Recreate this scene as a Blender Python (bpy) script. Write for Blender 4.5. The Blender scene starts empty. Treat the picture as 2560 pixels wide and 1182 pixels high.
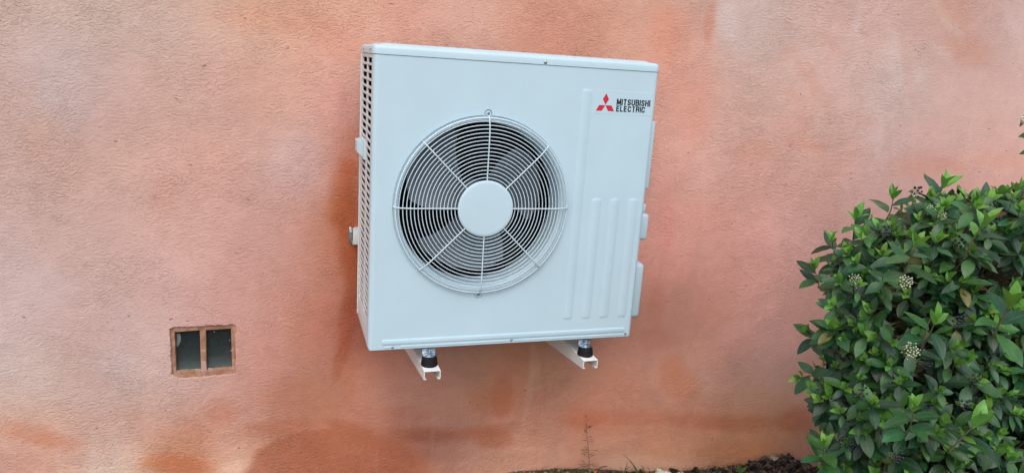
import bpy, bmesh, math, random
import numpy as np
from mathutils import Vector, Matrix
from math import sin, cos, pi, radians, sqrt

S = bpy.context.scene
COL = S.collection
random.seed(7)
RNG = np.random.default_rng(11)

# ------------------------------------------------------------------ camera
CAM = np.array([-0.24448, -2.03917, 0.8606]); YAW, PITCH, ROLL, FPX = 0.31729, -0.23604, 0.066470, 1820.3
def cam_axes():
    f = np.array([sin(YAW)*cos(PITCH), cos(YAW)*cos(PITCH), sin(PITCH)])
    r = np.array([cos(YAW), -sin(YAW), 0.0]); u = np.cross(r, f)
    return cos(ROLL)*r + sin(ROLL)*u, -sin(ROLL)*r + cos(ROLL)*u, f
RGT, UPV, FWD = cam_axes()
cd = bpy.data.cameras.new('camera'); cam = bpy.data.objects.new('camera', cd); COL.objects.link(cam)
cd.sensor_width = 36.0; cd.lens = FPX/2560*36.0; cd.clip_start = 0.05; cd.clip_end = 2000
m = Matrix.Identity(4)
for i in range(3):
    m[i][0], m[i][1], m[i][2], m[i][3] = RGT[i], UPV[i], -FWD[i], CAM[i]
cam.matrix_world = m
S.camera = cam
def at(x, y, Y):
    """point of the plane world-y = Y seen at photograph pixel (x, y); used to survey the place"""
    d = RGT*(x-1280)/FPX - UPV*(y-591)/FPX + FWD
    return CAM + d*(Y-CAM[1])/d[1]

# ------------------------------------------------------------------ light
SUN_EL, SUN_AZ = radians(52), radians(200)      # high, behind the camera
w = bpy.data.worlds.new('World'); S.world = w; w.use_nodes = True
nt = w.node_tree; bg = nt.nodes['Background']
sky = nt.nodes.new('ShaderNodeTexSky'); sky.sky_type = 'NISHITA'; sky.sun_disc = False
sky.sun_elevation = SUN_EL; sky.sun_rotation = SUN_AZ; sky.dust_density = 3.0
hs = nt.nodes.new('ShaderNodeHueSaturation'); hs.inputs['Saturation'].default_value = 0.85
nt.links.new(sky.outputs[0], hs.inputs['Color']); nt.links.new(hs.outputs[0], bg.inputs[0])
bg.inputs[1].default_value = 0.15
sd = bpy.data.lights.new('sun', 'SUN'); sd.energy = 0.5; sd.angle = radians(70); sd.color = (1, 0.98, 0.95)
so = bpy.data.objects.new('sun', sd); COL.objects.link(so)
sdir = Vector((sin(SUN_AZ)*cos(SUN_EL), cos(SUN_AZ)*cos(SUN_EL), sin(SUN_EL)))
so.rotation_euler = sdir.to_track_quat('Z', 'Y').to_euler()
S.view_settings.view_transform = 'Standard'; S.view_settings.look = 'None'
S.view_settings.gamma = 1; S.view_settings.exposure = 0.50
S.render.engine = 'CYCLES'

# ------------------------------------------------------------------ helpers
def lin(c):
    c = np.asarray(c, float)/255.0
    return np.where(c <= 0.04045, c/12.92, ((c+0.055)/1.055)**2.4)
def mat(name, col, rough=0.5, metal=0.0, spec=0.5, coat=0.0):
    mt = bpy.data.materials.new(name); mt.use_nodes = True
    b = mt.node_tree.nodes['Principled BSDF']
    b.inputs['Base Color'].default_value = (*col, 1); b.inputs['Roughness'].default_value = rough
    b.inputs['Metallic'].default_value = metal; b.inputs['Specular IOR Level'].default_value = spec
    b.inputs['Coat Weight'].default_value = coat
    return mt
class N:
    """tiny node helper"""
    def __init__(s, mt): s.t = mt.node_tree; s.b = s.t.nodes['Principled BSDF']
    def n(s, typ, **kw):
        nd = s.t.nodes.new(typ)
        for k, v in kw.items():
            if k.startswith('i_'): nd.inputs[k[2:].replace('_', ' ')].default_value = v
            else: setattr(nd, k, v)
        return nd
    def l(s, a, b): s.t.links.new(a, b)
    def noise(s, vec, scale, detail=4, rough=0.5, dist=0.0):
        nd = s.n('ShaderNodeTexNoise', i_Scale=scale, i_Detail=detail, i_Roughness=rough, i_Distortion=dist)
        s.l(vec, nd.inputs['Vector']); return nd
    def math(s, op, a, b=None, clamp=False):
        nd = s.n('ShaderNodeMath', operation=op); nd.use_clamp = clamp
        for i, v in enumerate((a, b)):
            if v is None: continue
            if isinstance(v, (int, float)): nd.inputs[i].default_value = v
            else: s.l(v, nd.inputs[i])
        return nd.outputs[0]
    def ramp(s, fac, stops):
        nd = s.n('ShaderNodeValToRGB'); e = nd.color_ramp.elements
        while len(e) < len(stops): e.new(0.5)
        for i, (p, c) in enumerate(stops):
            e[i].position = p; e[i].color = (c, c, c, 1) if isinstance(c, (int, float)) else (*c, 1)
        s.l(fac, nd.inputs[0]); return nd.outputs[0]
    def mix(s, mode, fac, a, b):
        nd = s.n('ShaderNodeMix', data_type='RGBA', blend_type=mode)
        for k, v in ((0, fac), (6, a), (7, b)):
            if isinstance(v, (int, float)): nd.inputs[k].default_value = v
            elif isinstance(v, tuple): nd.inputs[k].default_value = (*v, 1)
            else: s.l(v, nd.inputs[k])
        return nd.outputs[2]
    def bump(s, h, strength, dist, normal=None):
        nd = s.n('ShaderNodeBump', i_Strength=strength, i_Distance=dist); s.l(h, nd.inputs['Height'])
        if normal is not None: s.l(normal, nd.inputs['Normal'])
        return nd.outputs[0]

def finish(me, smooth=35):
    me.update()
    if smooth:
        me.shade_smooth(); me.set_sharp_from_angle(angle=radians(smooth))
def link(name, me, material, parent=None, label=None):
    o = bpy.data.objects.new(name, me); COL.objects.link(o)
    for mm in (material if isinstance(material, (list, tuple)) else [material]): me.materials.append(mm)
    if parent is not None:
        o.parent = parent
        o.matrix_parent_inverse = Matrix.Translation(-world_loc(parent))
    if label: o['label'] = label
    return o
def world_loc(o):
    v = Vector(o.location)
    if o.parent is not None: v = v + world_loc(o.parent) - world_loc(o.parent)*1.0
    return v
def thing(name, label, cat, loc=(0, 0, 0), group=None):
    o = bpy.data.objects.new(name, None); COL.objects.link(o); o.location = loc; o.empty_display_size = 0.05
    return tag(o, label, cat, group)
def tag(o, label, cat, group=None, kind=None):
    if label: o['label'] = label
    if cat: o['category'] = cat
    if group: o['group'] = group
    if kind: o['kind'] = kind
    return o
class MB:
    def __init__(s): s.v = []; s.f = []; s.c = []; s.uv = []; s.mi = []
    def add(s, vs, fs, col=None, mi=0):
        o = len(s.v); s.v += [tuple(p) for p in vs]; s.f += [tuple(i+o for i in f) for f in fs]
        s.mi += [mi]*len(fs)
        if col is not None: s.c += [tuple(col)]*len(vs)
    def box(s, x0, x1, y0, y1, z0, z1, bev=0.0, seg=2):
        bm = bmesh.new(); bmesh.ops.create_cube(bm, size=1)
        for v in bm.verts:
            v.co = Vector(((x0+x1)/2+v.co.x*(x1-x0), (y0+y1)/2+v.co.y*(y1-y0), (z0+z1)/2+v.co.z*(z1-z0)))
        if bev: bmesh.ops.bevel(bm, geom=bm.edges[:], offset=bev, segments=seg, affect='EDGES', profile=0.5)
        s.bm(bm)
    def bm(s, bm, col=None):
        bm.verts.index_update()
        s.add([v.co[:] for v in bm.verts], [[v.index for v in f.verts] for f in bm.faces], col); bm.free()
    def lathe(s, prof, c, axis='z', seg=32, hexa=False):
        """prof: list of (r, h); closed at r==0 ends"""
        seg = 6 if hexa else seg
        vs, fs = [], []
        for r, h in prof:
            for k in range(seg):
                a = 2*pi*k/seg + (0.3 if hexa else 0); p = (r*cos(a), r*sin(a), h)
                if axis == 'y': p = (p[0], p[2], p[1])
                elif axis == 'x': p = (p[2], p[0], p[1])
                vs.append((c[0]+p[0], c[1]+p[1], c[2]+p[2]))
        for i in range(len(prof)-1):
            for k in range(seg):
                k2 = (k+1) % seg; q = (i*seg+k, i*seg+k2, (i+1)*seg+k2, (i+1)*seg+k)
                fs.append(q)
        fs.append(tuple(range(seg))[::-1]); fs.append(tuple((len(prof)-1)*seg+k for k in range(seg)))
        s.add(vs, fs)
    def tube(s, pts, r, seg=8, closed=False, col=None, mi=0, cap=True):
        pts = [Vector(p) for p in pts]; n = len(pts); rs = r if isinstance(r, (list, tuple)) else [r]*n
        vs, fs = [], []; up = None
        for i, p in enumerate(pts):
            if closed: t = pts[(i+1) % n]-pts[i-1]
            else: t = pts[min(i+1, n-1)]-pts[max(i-1, 0)]
            t.normalize()
            if up is None: up = t.orthogonal().normalized()
            up = (up - t*up.dot(t)).normalized(); b = t.cross(up)
            for k in range(seg):
                a = 2*pi*k/seg; vs.append(p+up*rs[i]*cos(a)+b*rs[i]*sin(a))
        for i in range(n if closed else n-1):
            j = (i+1) % n
            for k in range(seg):
                k2 = (k+1) % seg; fs.append((i*seg+k, i*seg+k2, j*seg+k2, j*seg+k))
        if not closed and cap:
            fs.append(tuple(range(seg))[::-1]); fs.append(tuple((n-1)*seg+k for k in range(seg)))
        s.add(vs, fs, col, mi)
    def loft(s, rings, closed=True, cap0=False, cap1=False):
        n = len(rings[0]); vs = [p for r in rings for p in r]; fs = []
        for i in range(len(rings)-1):
            for k in range(n if closed else n-1):
                k2 = (k+1) % n; fs.append((i*n+k, i*n+k2, (i+1)*n+k2, (i+1)*n+k))
        if cap0: fs.append(tuple(range(n))[::-1])
        if cap1: fs.append(tuple((len(rings)-1)*n+k for k in range(n)))
        s.add(vs, fs)
    def mesh(s, smooth=35, name='mesh', fix=True):
        me = bpy.data.meshes.new(name); me.from_pydata(s.v, [], s.f)
        if any(s.mi): me.polygons.foreach_set('material_index', s.mi)
        if s.c:
            ca = me.color_attributes.new('tint', 'FLOAT_COLOR', 'POINT')
            ca.data.foreach_set('color', np.c_[np.array(s.c), np.ones(len(s.c))].ravel())
        if fix:
            bm = bmesh.new(); bm.from_mesh(me); bmesh.ops.recalc_face_normals(bm, faces=bm.faces); bm.to_mesh(me); bm.free()
        finish(me, smooth); return me
    def build(s, name, material, parent=None, smooth=35, label=None, fix=True):
        return link(name, s.mesh(smooth, name, fix), material, parent, label)

def rrect(u0, u1, v0, v1, r, seg=6):
    pts = []
    for cx, cy, a0 in ((u1-r, v1-r, 0), (u0+r, v1-r, 90), (u0+r, v0+r, 180), (u1-r, v0+r, 270)):
        for k in range(seg+1):
            a = radians(a0+90*k/seg); pts.append((cx+r*cos(a), cy+r*sin(a)))
    return pts
def plate(loops, thick, bev=0.0, f=lambda u, v, w: (u, w, v), seg=2):
    """flat plate with holes; (u,v) in its plane, w = 0 at the near face to thick at the back"""
    cu = bpy.data.curves.new('c', 'CURVE'); cu.dimensions = '2D'; cu.fill_mode = 'BOTH'
    for lp in loops:
        sp = cu.splines.new('POLY'); sp.points.add(len(lp)-1)
        sp.points.foreach_set('co', [c for p in lp for c in (p[0], p[1], 0, 1)]); sp.use_cyclic_u = True
    cu.extrude = max(thick/2-bev, 1e-5); cu.bevel_depth = bev; cu.bevel_resolution = seg; cu.offset = -bev
    o = bpy.data.objects.new('c', cu); COL.objects.link(o)
    dg = bpy.context.evaluated_depsgraph_get(); me = bpy.data.meshes.new_from_object(o.evaluated_get(dg))
    vs = [f(v.co.x, v.co.y, thick/2-v.co.z) for v in me.vertices]; fs = [tuple(p.vertices) for p in me.polygons]
    bpy.data.objects.remove(o); bpy.data.curves.remove(cu); bpy.data.meshes.remove(me)
    # weld duplicated rim vertices
    key = {}; idx = []; out = []
    for p in vs:
        k = (round(p[0], 6), round(p[1], 6), round(p[2], 6))
        if k not in key: key[k] = len(out); out.append(p)
        idx.append(key[k])
    ff = []
    for q in fs:
        q2 = []
        for i in q:
            if idx[i] not in q2: q2.append(idx[i])
        if len(q2) > 2: ff.append(tuple(q2))
    return out, ff
def text_mesh(txt, size, bold, f, thick=0.0004):
    cu = bpy.data.curves.new('t', 'FONT'); cu.body = txt; cu.size = size; cu.offset = bold; cu.extrude = thick/2
    o = bpy.data.objects.new('t', cu); COL.objects.link(o)
    dg = bpy.context.evaluated_depsgraph_get(); me = bpy.data.meshes.new_from_object(o.evaluated_get(dg))
    vs = np.array([v.co[:] for v in me.vertices]); fs = [tuple(p.vertices) for p in me.polygons]
    bpy.data.objects.remove(o); bpy.data.curves.remove(cu); bpy.data.meshes.remove(me)
    lo, hi = vs.min(0), vs.max(0)
    return [f((v[0]-lo[0])/(hi[0]-lo[0]), (v[1]-lo[1])/(hi[1]-lo[1]), v[2]) for v in vs], fs

# numpy value noise
def vnoise(x, y, seed):
    r = np.random.default_rng(seed); g = r.random((256, 256))
    xi = np.floor(x).astype(int); yi = np.floor(y).astype(int); fx = x-xi; fy = y-yi
    fx = fx*fx*(3-2*fx); fy = fy*fy*(3-2*fy)
    a = g[xi % 256, yi % 256]; b = g[(xi+1) % 256, yi % 256]; c = g[xi % 256, (yi+1) % 256]; d = g[(xi+1) % 256, (yi+1) % 256]
    return (a*(1-fx)+b*fx)*(1-fy)+(c*(1-fx)+d*fx)*fy
def fbm(x, y, seed, octv=4):
    s = 0; a = 1; t = 0
    for i in range(octv):
        s = s+a*vnoise(x*2**i+13.7*i, y*2**i+5.1*i, seed+i); t += a; a *= 0.55
    return s/t-0.5

# ------------------------------------------------------------------ the wall (plaster front at y = WY)
WY = 0.42
KW = np.array([1.145, 1.195, 1.145])       # picture colour -> reflectance of the plaster
# colours of the limewash surveyed over the wall: (x, y, r, g, b)
ANCH = [
 (30,40,205,165,152),(200,40,206,166,154),(400,40,208,166,154),(560,40,212,158,138),(700,50,216,146,118),(830,40,220,150,122),(890,90,222,165,140),(1000,40,214,152,130),(1200,50,212,152,132),(1400,50,212,150,130),(1560,60,214,150,128),(1700,90,216,142,116),
 (1860,60,208,176,162),(2000,60,212,166,150),(2150,60,212,166,150),(2300,60,212,162,146),(2400,60,212,160,142),(2530,50,208,168,158),
 (30,220,206,160,148),(200,220,206,160,148),(380,200,208,166,154),(560,200,212,160,142),(720,180,218,162,140),(850,200,218,158,138),(1700,240,216,148,126),(1850,240,212,162,146),(2000,250,212,160,144),(2200,230,212,166,152),(2300,250,210,162,148),(2450,250,212,160,146),(2550,250,212,165,154),
 (40,380,208,164,156),(180,400,204,156,140),(360,400,208,160,146),(540,400,210,158,142),(700,400,212,158,144),(840,350,208,152,140),(1680,420,212,142,124),(1850,420,212,152,136),(2000,420,212,158,144),(2200,420,210,156,144),(2350,430,212,150,134),(2530,430,212,150,136),
 (40,540,208,166,158),(200,560,208,164,154),(380,560,208,156,144),(560,560,208,150,138),(720,560,206,146,134),(800,600,204,138,122),(1670,560,208,136,118),(1820,560,208,144,128),(1980,540,208,150,138),(2080,500,210,152,140),(2200,600,210,150,136),(2400,600,210,148,134),
 (40,720,208,172,168),(200,740,208,168,160),(380,720,210,160,150),(560,720,208,150,140),(720,720,204,142,128),(820,760,200,128,106),(1660,720,200,128,110),(1800,720,206,138,122),(1950,720,208,146,132),(2300,800,208,146,132),
 (40,900,206,172,166),(180,900,206,164,152),(320,900,206,166,158),(480,980,204,152,142),(660,900,202,138,124),(760,900,200,132,114),(860,880,194,124,102),(960,920,188,118,98),(1200,920,186,120,100),(1350,930,184,116,96),(1500,960,190,124,106),(1650,880,198,126,108),(1800,880,204,132,114),(1950,880,208,142,126),(2300,950,206,140,122),
 (40,1010,204,160,150),(200,1000,204,154,140),(360,1020,202,154,142),(520,1040,202,146,132),(680,1030,198,128,106),(840,1010,198,122,98),(1000,1010,194,120,98),(1180,1020,190,112,88),(1330,1020,186,106,80),(1480,1030,194,124,104),(1640,1020,196,124,104),(1800,1010,202,138,122),(1960,1000,206,144,130),(2300,1080,200,124,96),
 (60,1110,206,156,140),(220,1110,202,148,130),(400,1120,204,152,138),(560,1120,204,144,128),(700,1120,198,116,84),(860,1120,196,114,82),(1000,1150,196,112,80),(1150,1120,204,138,116),(1300,1110,202,134,112),(1450,1110,198,130,108),(1620,1100,196,128,106),(1800,1100,194,122,98),(1950,1110,196,124,98),(2300,1160,196,124,98),
 (300,1180,216,176,150),(600,1180,214,168,138),(1250,1175,208,140,108),(1550,1160,212,160,136),(1700,1160,212,162,138),(1850,1150,200,134,106),
]
# patches with a shape of their own: (x, y, rx, ry, angle deg, colour, strength, hardness)
PATCH = [
 (700,55,210,44,6,(214,146,120),.5,.15),(850,110,90,26,42,(210,138,112),.5,.2),(640,15,110,26,4,(210,144,118),.35,.15),(930,60,30,60,-20,(224,172,150),.6,.2),
 (860,265,60,70,0,(206,145,136),.6,.2),(880,430,26,30,0,(186,112,78),.8,.25),(858,500,40,110,4,(184,112,70),.9,.30),(870,590,34,140,0,(178,98,58),.85,.3),(880,700,34,120,0,(180,104,70),.9,.25),
 (862,800,26,80,8,(176,98,66),.8,.3),(855,900,18,70,6,(184,100,62),.8,.35),(885,960,22,60,0,(190,112,78),.6,.3),
 (80,190,50,40,0,(196,150,140),.3,.2),(70,230,36,30,0,(204,152,132),.3,.2),(110,330,60,70,20,(200,152,130),.35,.2),(420,500,50,90,0,(204,142,124),.3,.2),
 (30,590,50,60,0,(208,176,172),.4,.2),(110,690,80,50,20,(206,176,174),.4,.2),(310,790,90,60,15,(208,176,174),.45,.25),(280,900,70,50,10,(208,178,176),.5,.25),(210,1000,80,40,10,(206,176,168),.3,.2),(180,650,90,60,0,(206,166,158),.3,.2),
 (90,1080,80,20,6,(190,122,92),.7,.25),(150,1100,80,16,8,(194,126,98),.6,.25),(30,1065,40,18,0,(198,138,112),.4,.2),(550,1030,42,26,0,(192,118,92),.6,.3),(740,985,110,46,0,(194,122,98),.5,.25),(690,1065,110,16,-4,(186,104,72),.55,.3),(860,1060,60,9,3,(176,92,62),.7,.35),(900,930,60,60,0,(192,116,94),.3,.2),
 (460,1170,90,20,4,(194,112,68),.75,.3),(400,1160,50,14,-14,(196,120,78),.5,.3),
 (880,1122,60,9,6,(184,128,118),.45,.3),(920,1140,70,12,6,(178,120,112),.4,.3),(1040,930,150,60,0,(180,102,80),.35,.2),(1220,1000,60,40,0,(176,98,70),.5,.3),(1255,990,28,60,0,(174,94,64),.6,.5),(1120,1080,170,16,-2,(172,90,58),.75,.3),(1235,1095,52,26,0,(178,96,60),.7,.5),(1130,1058,80,10,0,(196,138,122),.5,.3),(1000,1030,50,10,-6,(182,104,76),.5,.3),(1170,960,120,90,0,(182,106,82),.35,.2),
 (1330,920,16,70,0,(200,152,142),.35,.25),(1317,990,10,100,2,(198,150,140),.35,.3),(1450,1040,60,22,-4,(190,106,74),.6,.3),(1380,950,60,60,0,(190,118,92),.3,.2),
 (1700,960,60,40,15,(192,108,74),.6,.25),(1680,920,36,30,0,(194,108,72),.5,.25),(1560,1045,150,14,-2,(184,102,74),.55,.3),(1760,1050,90,12,4,(180,98,70),.6,.3),(1860,1058,80,16,0,(178,94,60),.65,.3),(1980,1056,50,22,-8,(182,92,54),.75,.35),(1500,1060,90,20,8,(188,106,78),.4,.25),(1780,970,60,20,20,(206,152,140),.4,.25),(1850,1130,110,26,0,(190,116,84),.5,.25),
 (1390,1140,40,20,0,(210,158,136),.35,.3),(1620,1160,120,16,4,(218,176,156),.6,.3),(600,1172,60,14,-4,(220,184,160),.5,.3),(200,1182,120,12,0,(222,190,166),.5,.3),
 (1775,60,16,70,4,(206,126,98),.65,.3),(1770,10,30,26,0,(190,146,126),.6,.25),(1700,12,70,22,0,(200,156,138),.6,.25),(1820,50,30,52,0,(212,188,176),.75,.3),(1840,90,26,26,0,(214,186,176),.5,.3),(1660,80,50,90,0,(216,138,110),.5,.2),(1740,250,60,90,0,(216,146,122),.4,.2),
 (2030,210,90,16,58,(204,146,126),.55,.3),(2060,110,60,14,40,(206,150,130),.4,.3),(2140,60,14,46,12,(210,186,178),.5,.3),(2235,150,26,90,-4,(212,182,172),.55,.25),(2270,190,14,80,-14,(206,150,132),.5,.35),(2300,200,40,20,50,(214,184,174),.4,.3),(2380,60,16,70,-30,(214,186,174),.6,.35),(2345,120,40,9,40,(216,184,172),.5,.3),(2420,120,60,46,30,(206,146,120),.55,.3),(2390,20,40,50,0,(208,152,128),.5,.3),(2530,60,40,60,0,(208,172,166),.4,.2),(2540,90,14,110,-20,(212,180,172),.4,.3),
 (2000,255,60,14,50,(206,148,128),.35,.25),(1990,310,60,40,0,(206,150,132),.35,.2),(2020,360,60,12,5,(206,138,112),.5,.25),(1880,380,60,40,0,(208,140,116),.4,.2),(1740,330,40,60,0,(212,138,112),.4,.2),(1900,250,14,60,10,(210,170,156),.4,.25),(2320,420,110,24,-4,(206,134,108),.55,.25),(2500,400,80,18,0,(208,142,122),.45,.25),(2110,475,20,40,0,(210,172,166),.5,.25),(2160,300,50,12,15,(206,146,128),.3,.25),(1960,130,44,10,-40,(206,140,118),.3,.3),(2200,360,14,60,8,(212,176,166),.35,.25),
 (1660,560,30,90,0,(204,126,108),.45,.2),(1760,540,80,60,0,(206,134,116),.3,.2),(1640,760,24,80,0,(190,112,90),.6,.25),(1640,850,50,40,0,(188,110,88),.5,.25),(1780,780,60,60,0,(204,130,112),.3,.2),
]
ax = np.array([[*(lambda p: (p[0], p[2]))(at(a[0], a[1], WY))] for a in ANCH]); ac = lin(np.array([a[2:] for a in ANCH])+np.array([-4, 3, 6]))
CORR = [(210,200,0.88,1.08,1.22), (1200,970,0.96,1.47,1.50), (50,970,1.02,1.11,1.08), (400,970,1.03,1.17,1.19), (800,970,0.81,0.82,0.71), (960,970,1.11,1.18,1.18), (1100,970,1.12,1.40,1.50), (1280,970,1.42,0.99,0.67), (1340,970,0.99,1.50,1.50), (1500,970,1.50,1.44,1.23), (1700,970,1.27,1.50,1.50), (1900,970,1.19,1.42,1.50), (50,1070,1.16,1.08,0.94), (400,1070,1.06,0.97,0.89), (650,1070,0.90,0.89,0.82), (1100,1070,0.65,0.63,0.65), (1250,1070,0.85,0.88,0.90), (1320,1070,1.50,1.50,1.50), (1500,1070,1.28,1.17,1.02), (1700,1070,1.41,1.10,0.83), (1880,1070,1.50,1.34,0.84), (50,1140,1.12,0.91,0.81), (330,1140,1.23,1.37,1.50), (450,1140,0.94,0.63,0.38), (600,1140,1.41,1.39,1.42), (1300,1140,1.34,1.49,1.50), (300,45,0.97,1.03,1.00), (620,45,1.05,1.13,1.12), (1000,45,0.99,0.88,0.88), (1400,45,0.92,0.75,0.65), (1850,45,0.95,0.97,1.06), (2150,45,1.03,0.98,1.05), (2400,45,0.87,0.82,0.86), (300,215,0.98,0.88,0.87), (600,215,0.98,0.91,0.91), (850,215,1.10,1.00,1.03), (1750,215,1.04,1.00,1.04), (2050,215,1.03,1.02,1.07), (2250,215,0.96,1.08,1.18), (100,415,0.92,0.91,0.89), (500,415,1.10,1.00,0.98), (800,415,1.04,1.24,1.44), (885,415,1.07,0.52,0.35), (1700,415,1.18,1.27,1.34), (2000,415,1.08,0.98,0.93), (2300,415,0.95,1.02,1.09), (100,615,0.94,0.95,0.94), (500,615,1.11,1.13,1.11), (750,615,1.02,1.05,1.07), (860,615,0.88,0.56,0.35), (1650,615,1.36,1.37,1.47), (1900,615,1.35,1.27,1.32), (200,815,0.92,0.90,0.89), (650,815,1.02,1.03,1.04), (800,815,1.06,0.95,0.85), (880,815,0.62,0.40,0.35), (1620,815,0.88,0.96,0.95), (1900,815,1.33,1.38,1.49)]  #CORREND
def limewash(X, Z):
    wx = X+0.10*fbm(X*3, Z*3, 3)+0.03*fbm(X*12, Z*12, 9); wz = Z+0.10*fbm(X*3+7, Z*3+2, 5)+0.03*fbm(X*12, Z*12, 19)
    num = np.zeros(X.shape+(3,)); den = np.zeros(X.shape)+1e-9
    for (px, pz), c in zip(ax, ac):
        s = 0.10+0.03*max(px, 0)
        g = np.exp(-np.minimum(((wx-px)**2+(wz-pz)**2)/(2*s*s), 60))+1e-4/((wx-px)**2+(wz-pz)**2+.05)**3
        num += g[..., None]*c; den += g
    C = num/den[..., None]
    for x, y, rx, ry, ang, col, st, hard in PATCH:
        if hard < .4 and ry < 30: ry *= 1.5; st *= .85
        c = at(x, y, WY); a = radians(ang)
        A = at(x+rx*cos(a), y+rx*sin(a), WY)-c; B = at(x-ry*sin(a), y+ry*cos(a), WY)-c
        det = A[0]*B[2]-A[2]*B[0]; dx = wx-c[0]; dz = wz-c[2]
        k = 0.6 if hard < .5 else 0.25
        dx = dx+(X-wx)*(1-k); dz = dz+(Z-wz)*(1-k)
        u = (dx*B[2]-dz*B[0])/det; v = (A[0]*dz-A[2]*dx)/det
        d = np.sqrt(u*u+v*v)
        t = np.clip((1.25-d)/(1.25-(0.2+0.75*hard)), 0, 1); t = t*t*(3-2*t)*st*0.82
        C = C*(1-t[..., None])+lin(col)*t[..., None]
    n = fbm(X*9, Z*9, 31, 5); n2 = fbm(X*2.2, Z*5, 41, 4)
    wash = fbm(X*5+3, Z*3.2, 55, 5)
    C = C*(1+0.10*n[..., None]+0.05*n2[..., None])
    t = np.clip(wash*2.2, -1, 1)[..., None]*0.32
    C = C*(1+t*np.array([0.0, 0.10, 0.16]))
    if len(CORR):
        num = np.zeros(X.shape+(3,)); den = np.zeros(X.shape)+0.25
        for x, y, a, b, c_ in CORR:
            p = at(x, y, WY); s_ = .075+.03*max(p[0], 0); g = np.exp(-np.minimum(((wx-p[0])**2+(wz-p[2])**2)/(2*s_*s_), 60)); num += g[..., None]*np.log(np.array([a, b, c_])); den += g
        C = C*np.exp(num/den[..., None])
    # old damp patch with an arched edge at the foot of the wall
    c = at(862, 1200, WY); A = at(862+232, 1200, WY)-c; B = at(862, 1200-132, WY)-c; det = A[0]*B[2]-A[2]*B[0]
    dx = X+.014*fbm(X*14, Z*14, 91)*2-c[0]; dz = Z+.014*fbm(X*14+4, Z*14, 92)*2-c[2]
    u = (dx*B[2]-dz*B[0])/det; v = (A[0]*dz-A[2]*dx)/det; d = (np.abs(u)**2.3+np.abs(v)**2.3)**(1/2.3)
    t = np.clip((1.05-d)/np.where(u > .3, .30, .13), 0, 1); t = (t*t*(3-2*t)*.82)[..., None]
    C = C*(1-t)+lin((176, 100, 70))*(1+.25*fbm(X*7, Z*7, 93)[..., None])*t
    g_ = C.mean(-1, keepdims=True); C = C*.93+g_*.07
    # thin pale runs of lime
    run = np.clip(fbm(X*30, Z*1.6, 77, 3)*3-0.55, 0, 1)*np.clip(fbm(X*3, Z*2, 78, 3)*3, 0, 1)
    C = C+(lin((222, 190, 180))-C)*(run*0.35)[..., None]
    return C
# window opening, ragged edge of the plaster
WIN = [(424,822),(436,817),(460,817),(485,816),(505,815),(520,813),(536,814),(545,812),(566,813),(580,811),(590,813),(592,822),(588,842),(589,862),(588,880),(590,900),(589,920),(592,928),(587,934),(560,937),(530,940),(500,943),(470,945),(445,945),(438,940),(428,936),(430,915),(426,890),(427,868),(425,850)]
wp = [at(x, y, WY) for x, y in WIN]; wpoly = []
for i in range(len(wp)):
    a, b = wp[i], wp[(i+1) % len(wp)]
    for k in range(4):
        q = a+(b-a)*k/4; wpoly.append((q[0]+random.uniform(-1, 1)*.0012, q[2]+random.uniform(-1, 1)*.0012))
wpoly = np.array(wpoly)
def inside(px, pz, poly):
    r = np.zeros(px.shape, bool); n = len(poly)
    for i in range(n):
        x1, z1 = poly[i]; x2, z2 = poly[(i+1) % n]
        c = ((z1 > pz) != (z2 > pz)) & (px < (x2-x1)*(pz-z1)/(z2-z1+1e-12)+x1); r ^= c
    return r
def axis(segs):
    out = [segs[0][0]]
    for a, b, st in segs:
        n = max(1, round((b-a)/st)); out += list(a+(b-a)*(np.arange(n)+1)/n)
    return np.array(out)
gx = axis([(-7, -1.6, .1), (-1.6, -.64, .009), (-.64, -.35, .003), (-.35, 3.9, .009), (3.9, 9, .1)])
gz = axis([(-1.5, -1.15, .03), (-1.15, -.26, .009), (-.26, -.04, .003), (-.04, 1.35, .009), (1.35, 2.8, .08)])
GX, GZ = np.meshgrid(gx, gz, indexing='ij'); nx, nz = GX.shape
WC = limewash(np.clip(GX, -1.5, 3.8), np.clip(GZ, -1.2, 1.4))
und = 0.010*fbm(GX*2.0, GZ*2.0, 21, 3)+0.0035*fbm(GX*9, GZ*9, 22, 3)
basez = GZ+0.66+0.12*GX
und -= 0.035*np.clip(-basez-0.02, 0, 0.3)        # the foot of the plaster swells out
dx = np.abs(GX+.49); dz = np.abs(GZ+.148)
und *= np.clip(np.maximum(dx-.11, dz-.09)*12, 0, 1)
VX, VZ = GX.copy(), GZ.copy()
idx = np.arange(nx*nz).reshape(nx, nz)
cx = (GX[:-1, :-1]+GX[1:, 1:])/2; cz = (GZ[:-1, :-1]+GZ[1:, 1:])/2
keep = ~inside(cx, cz, wpoly)
quads = np.stack([idx[:-1, :-1], idx[1:, :-1], idx[1:, 1:], idx[:-1, 1:]], -1)[keep]
used = np.zeros(nx*nz, int); np.add.at(used, quads.ravel(), 1)
hole = np.zeros((nx, nz), bool)
rm = ~keep
for a, b in ((0, 0), (1, 0), (0, 1), (1, 1)): hole[a:nx-1+a, b:nz-1+b] |= rm
rim = hole.ravel() & (used > 0)
for i in np.nonzero(rim)[0]:                      # snap rim vertices to the ragged outline
    p = np.array([GX.flat[i], GZ.flat[i]]); A = wpoly; B = np.roll(wpoly, -1, 0)
    t = np.clip(((p-A)*(B-A)).sum(1)/((B-A)**2).sum(1), 0, 1); Q = A+(B-A)*t[:, None]
    q = Q[((Q-p)**2).sum(1).argmin()]; VX.flat[i], VZ.flat[i] = q
verts = np.stack([VX.ravel(), (WY+und).ravel(), VZ.ravel()], 1)
front_n = len(verts)
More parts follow.
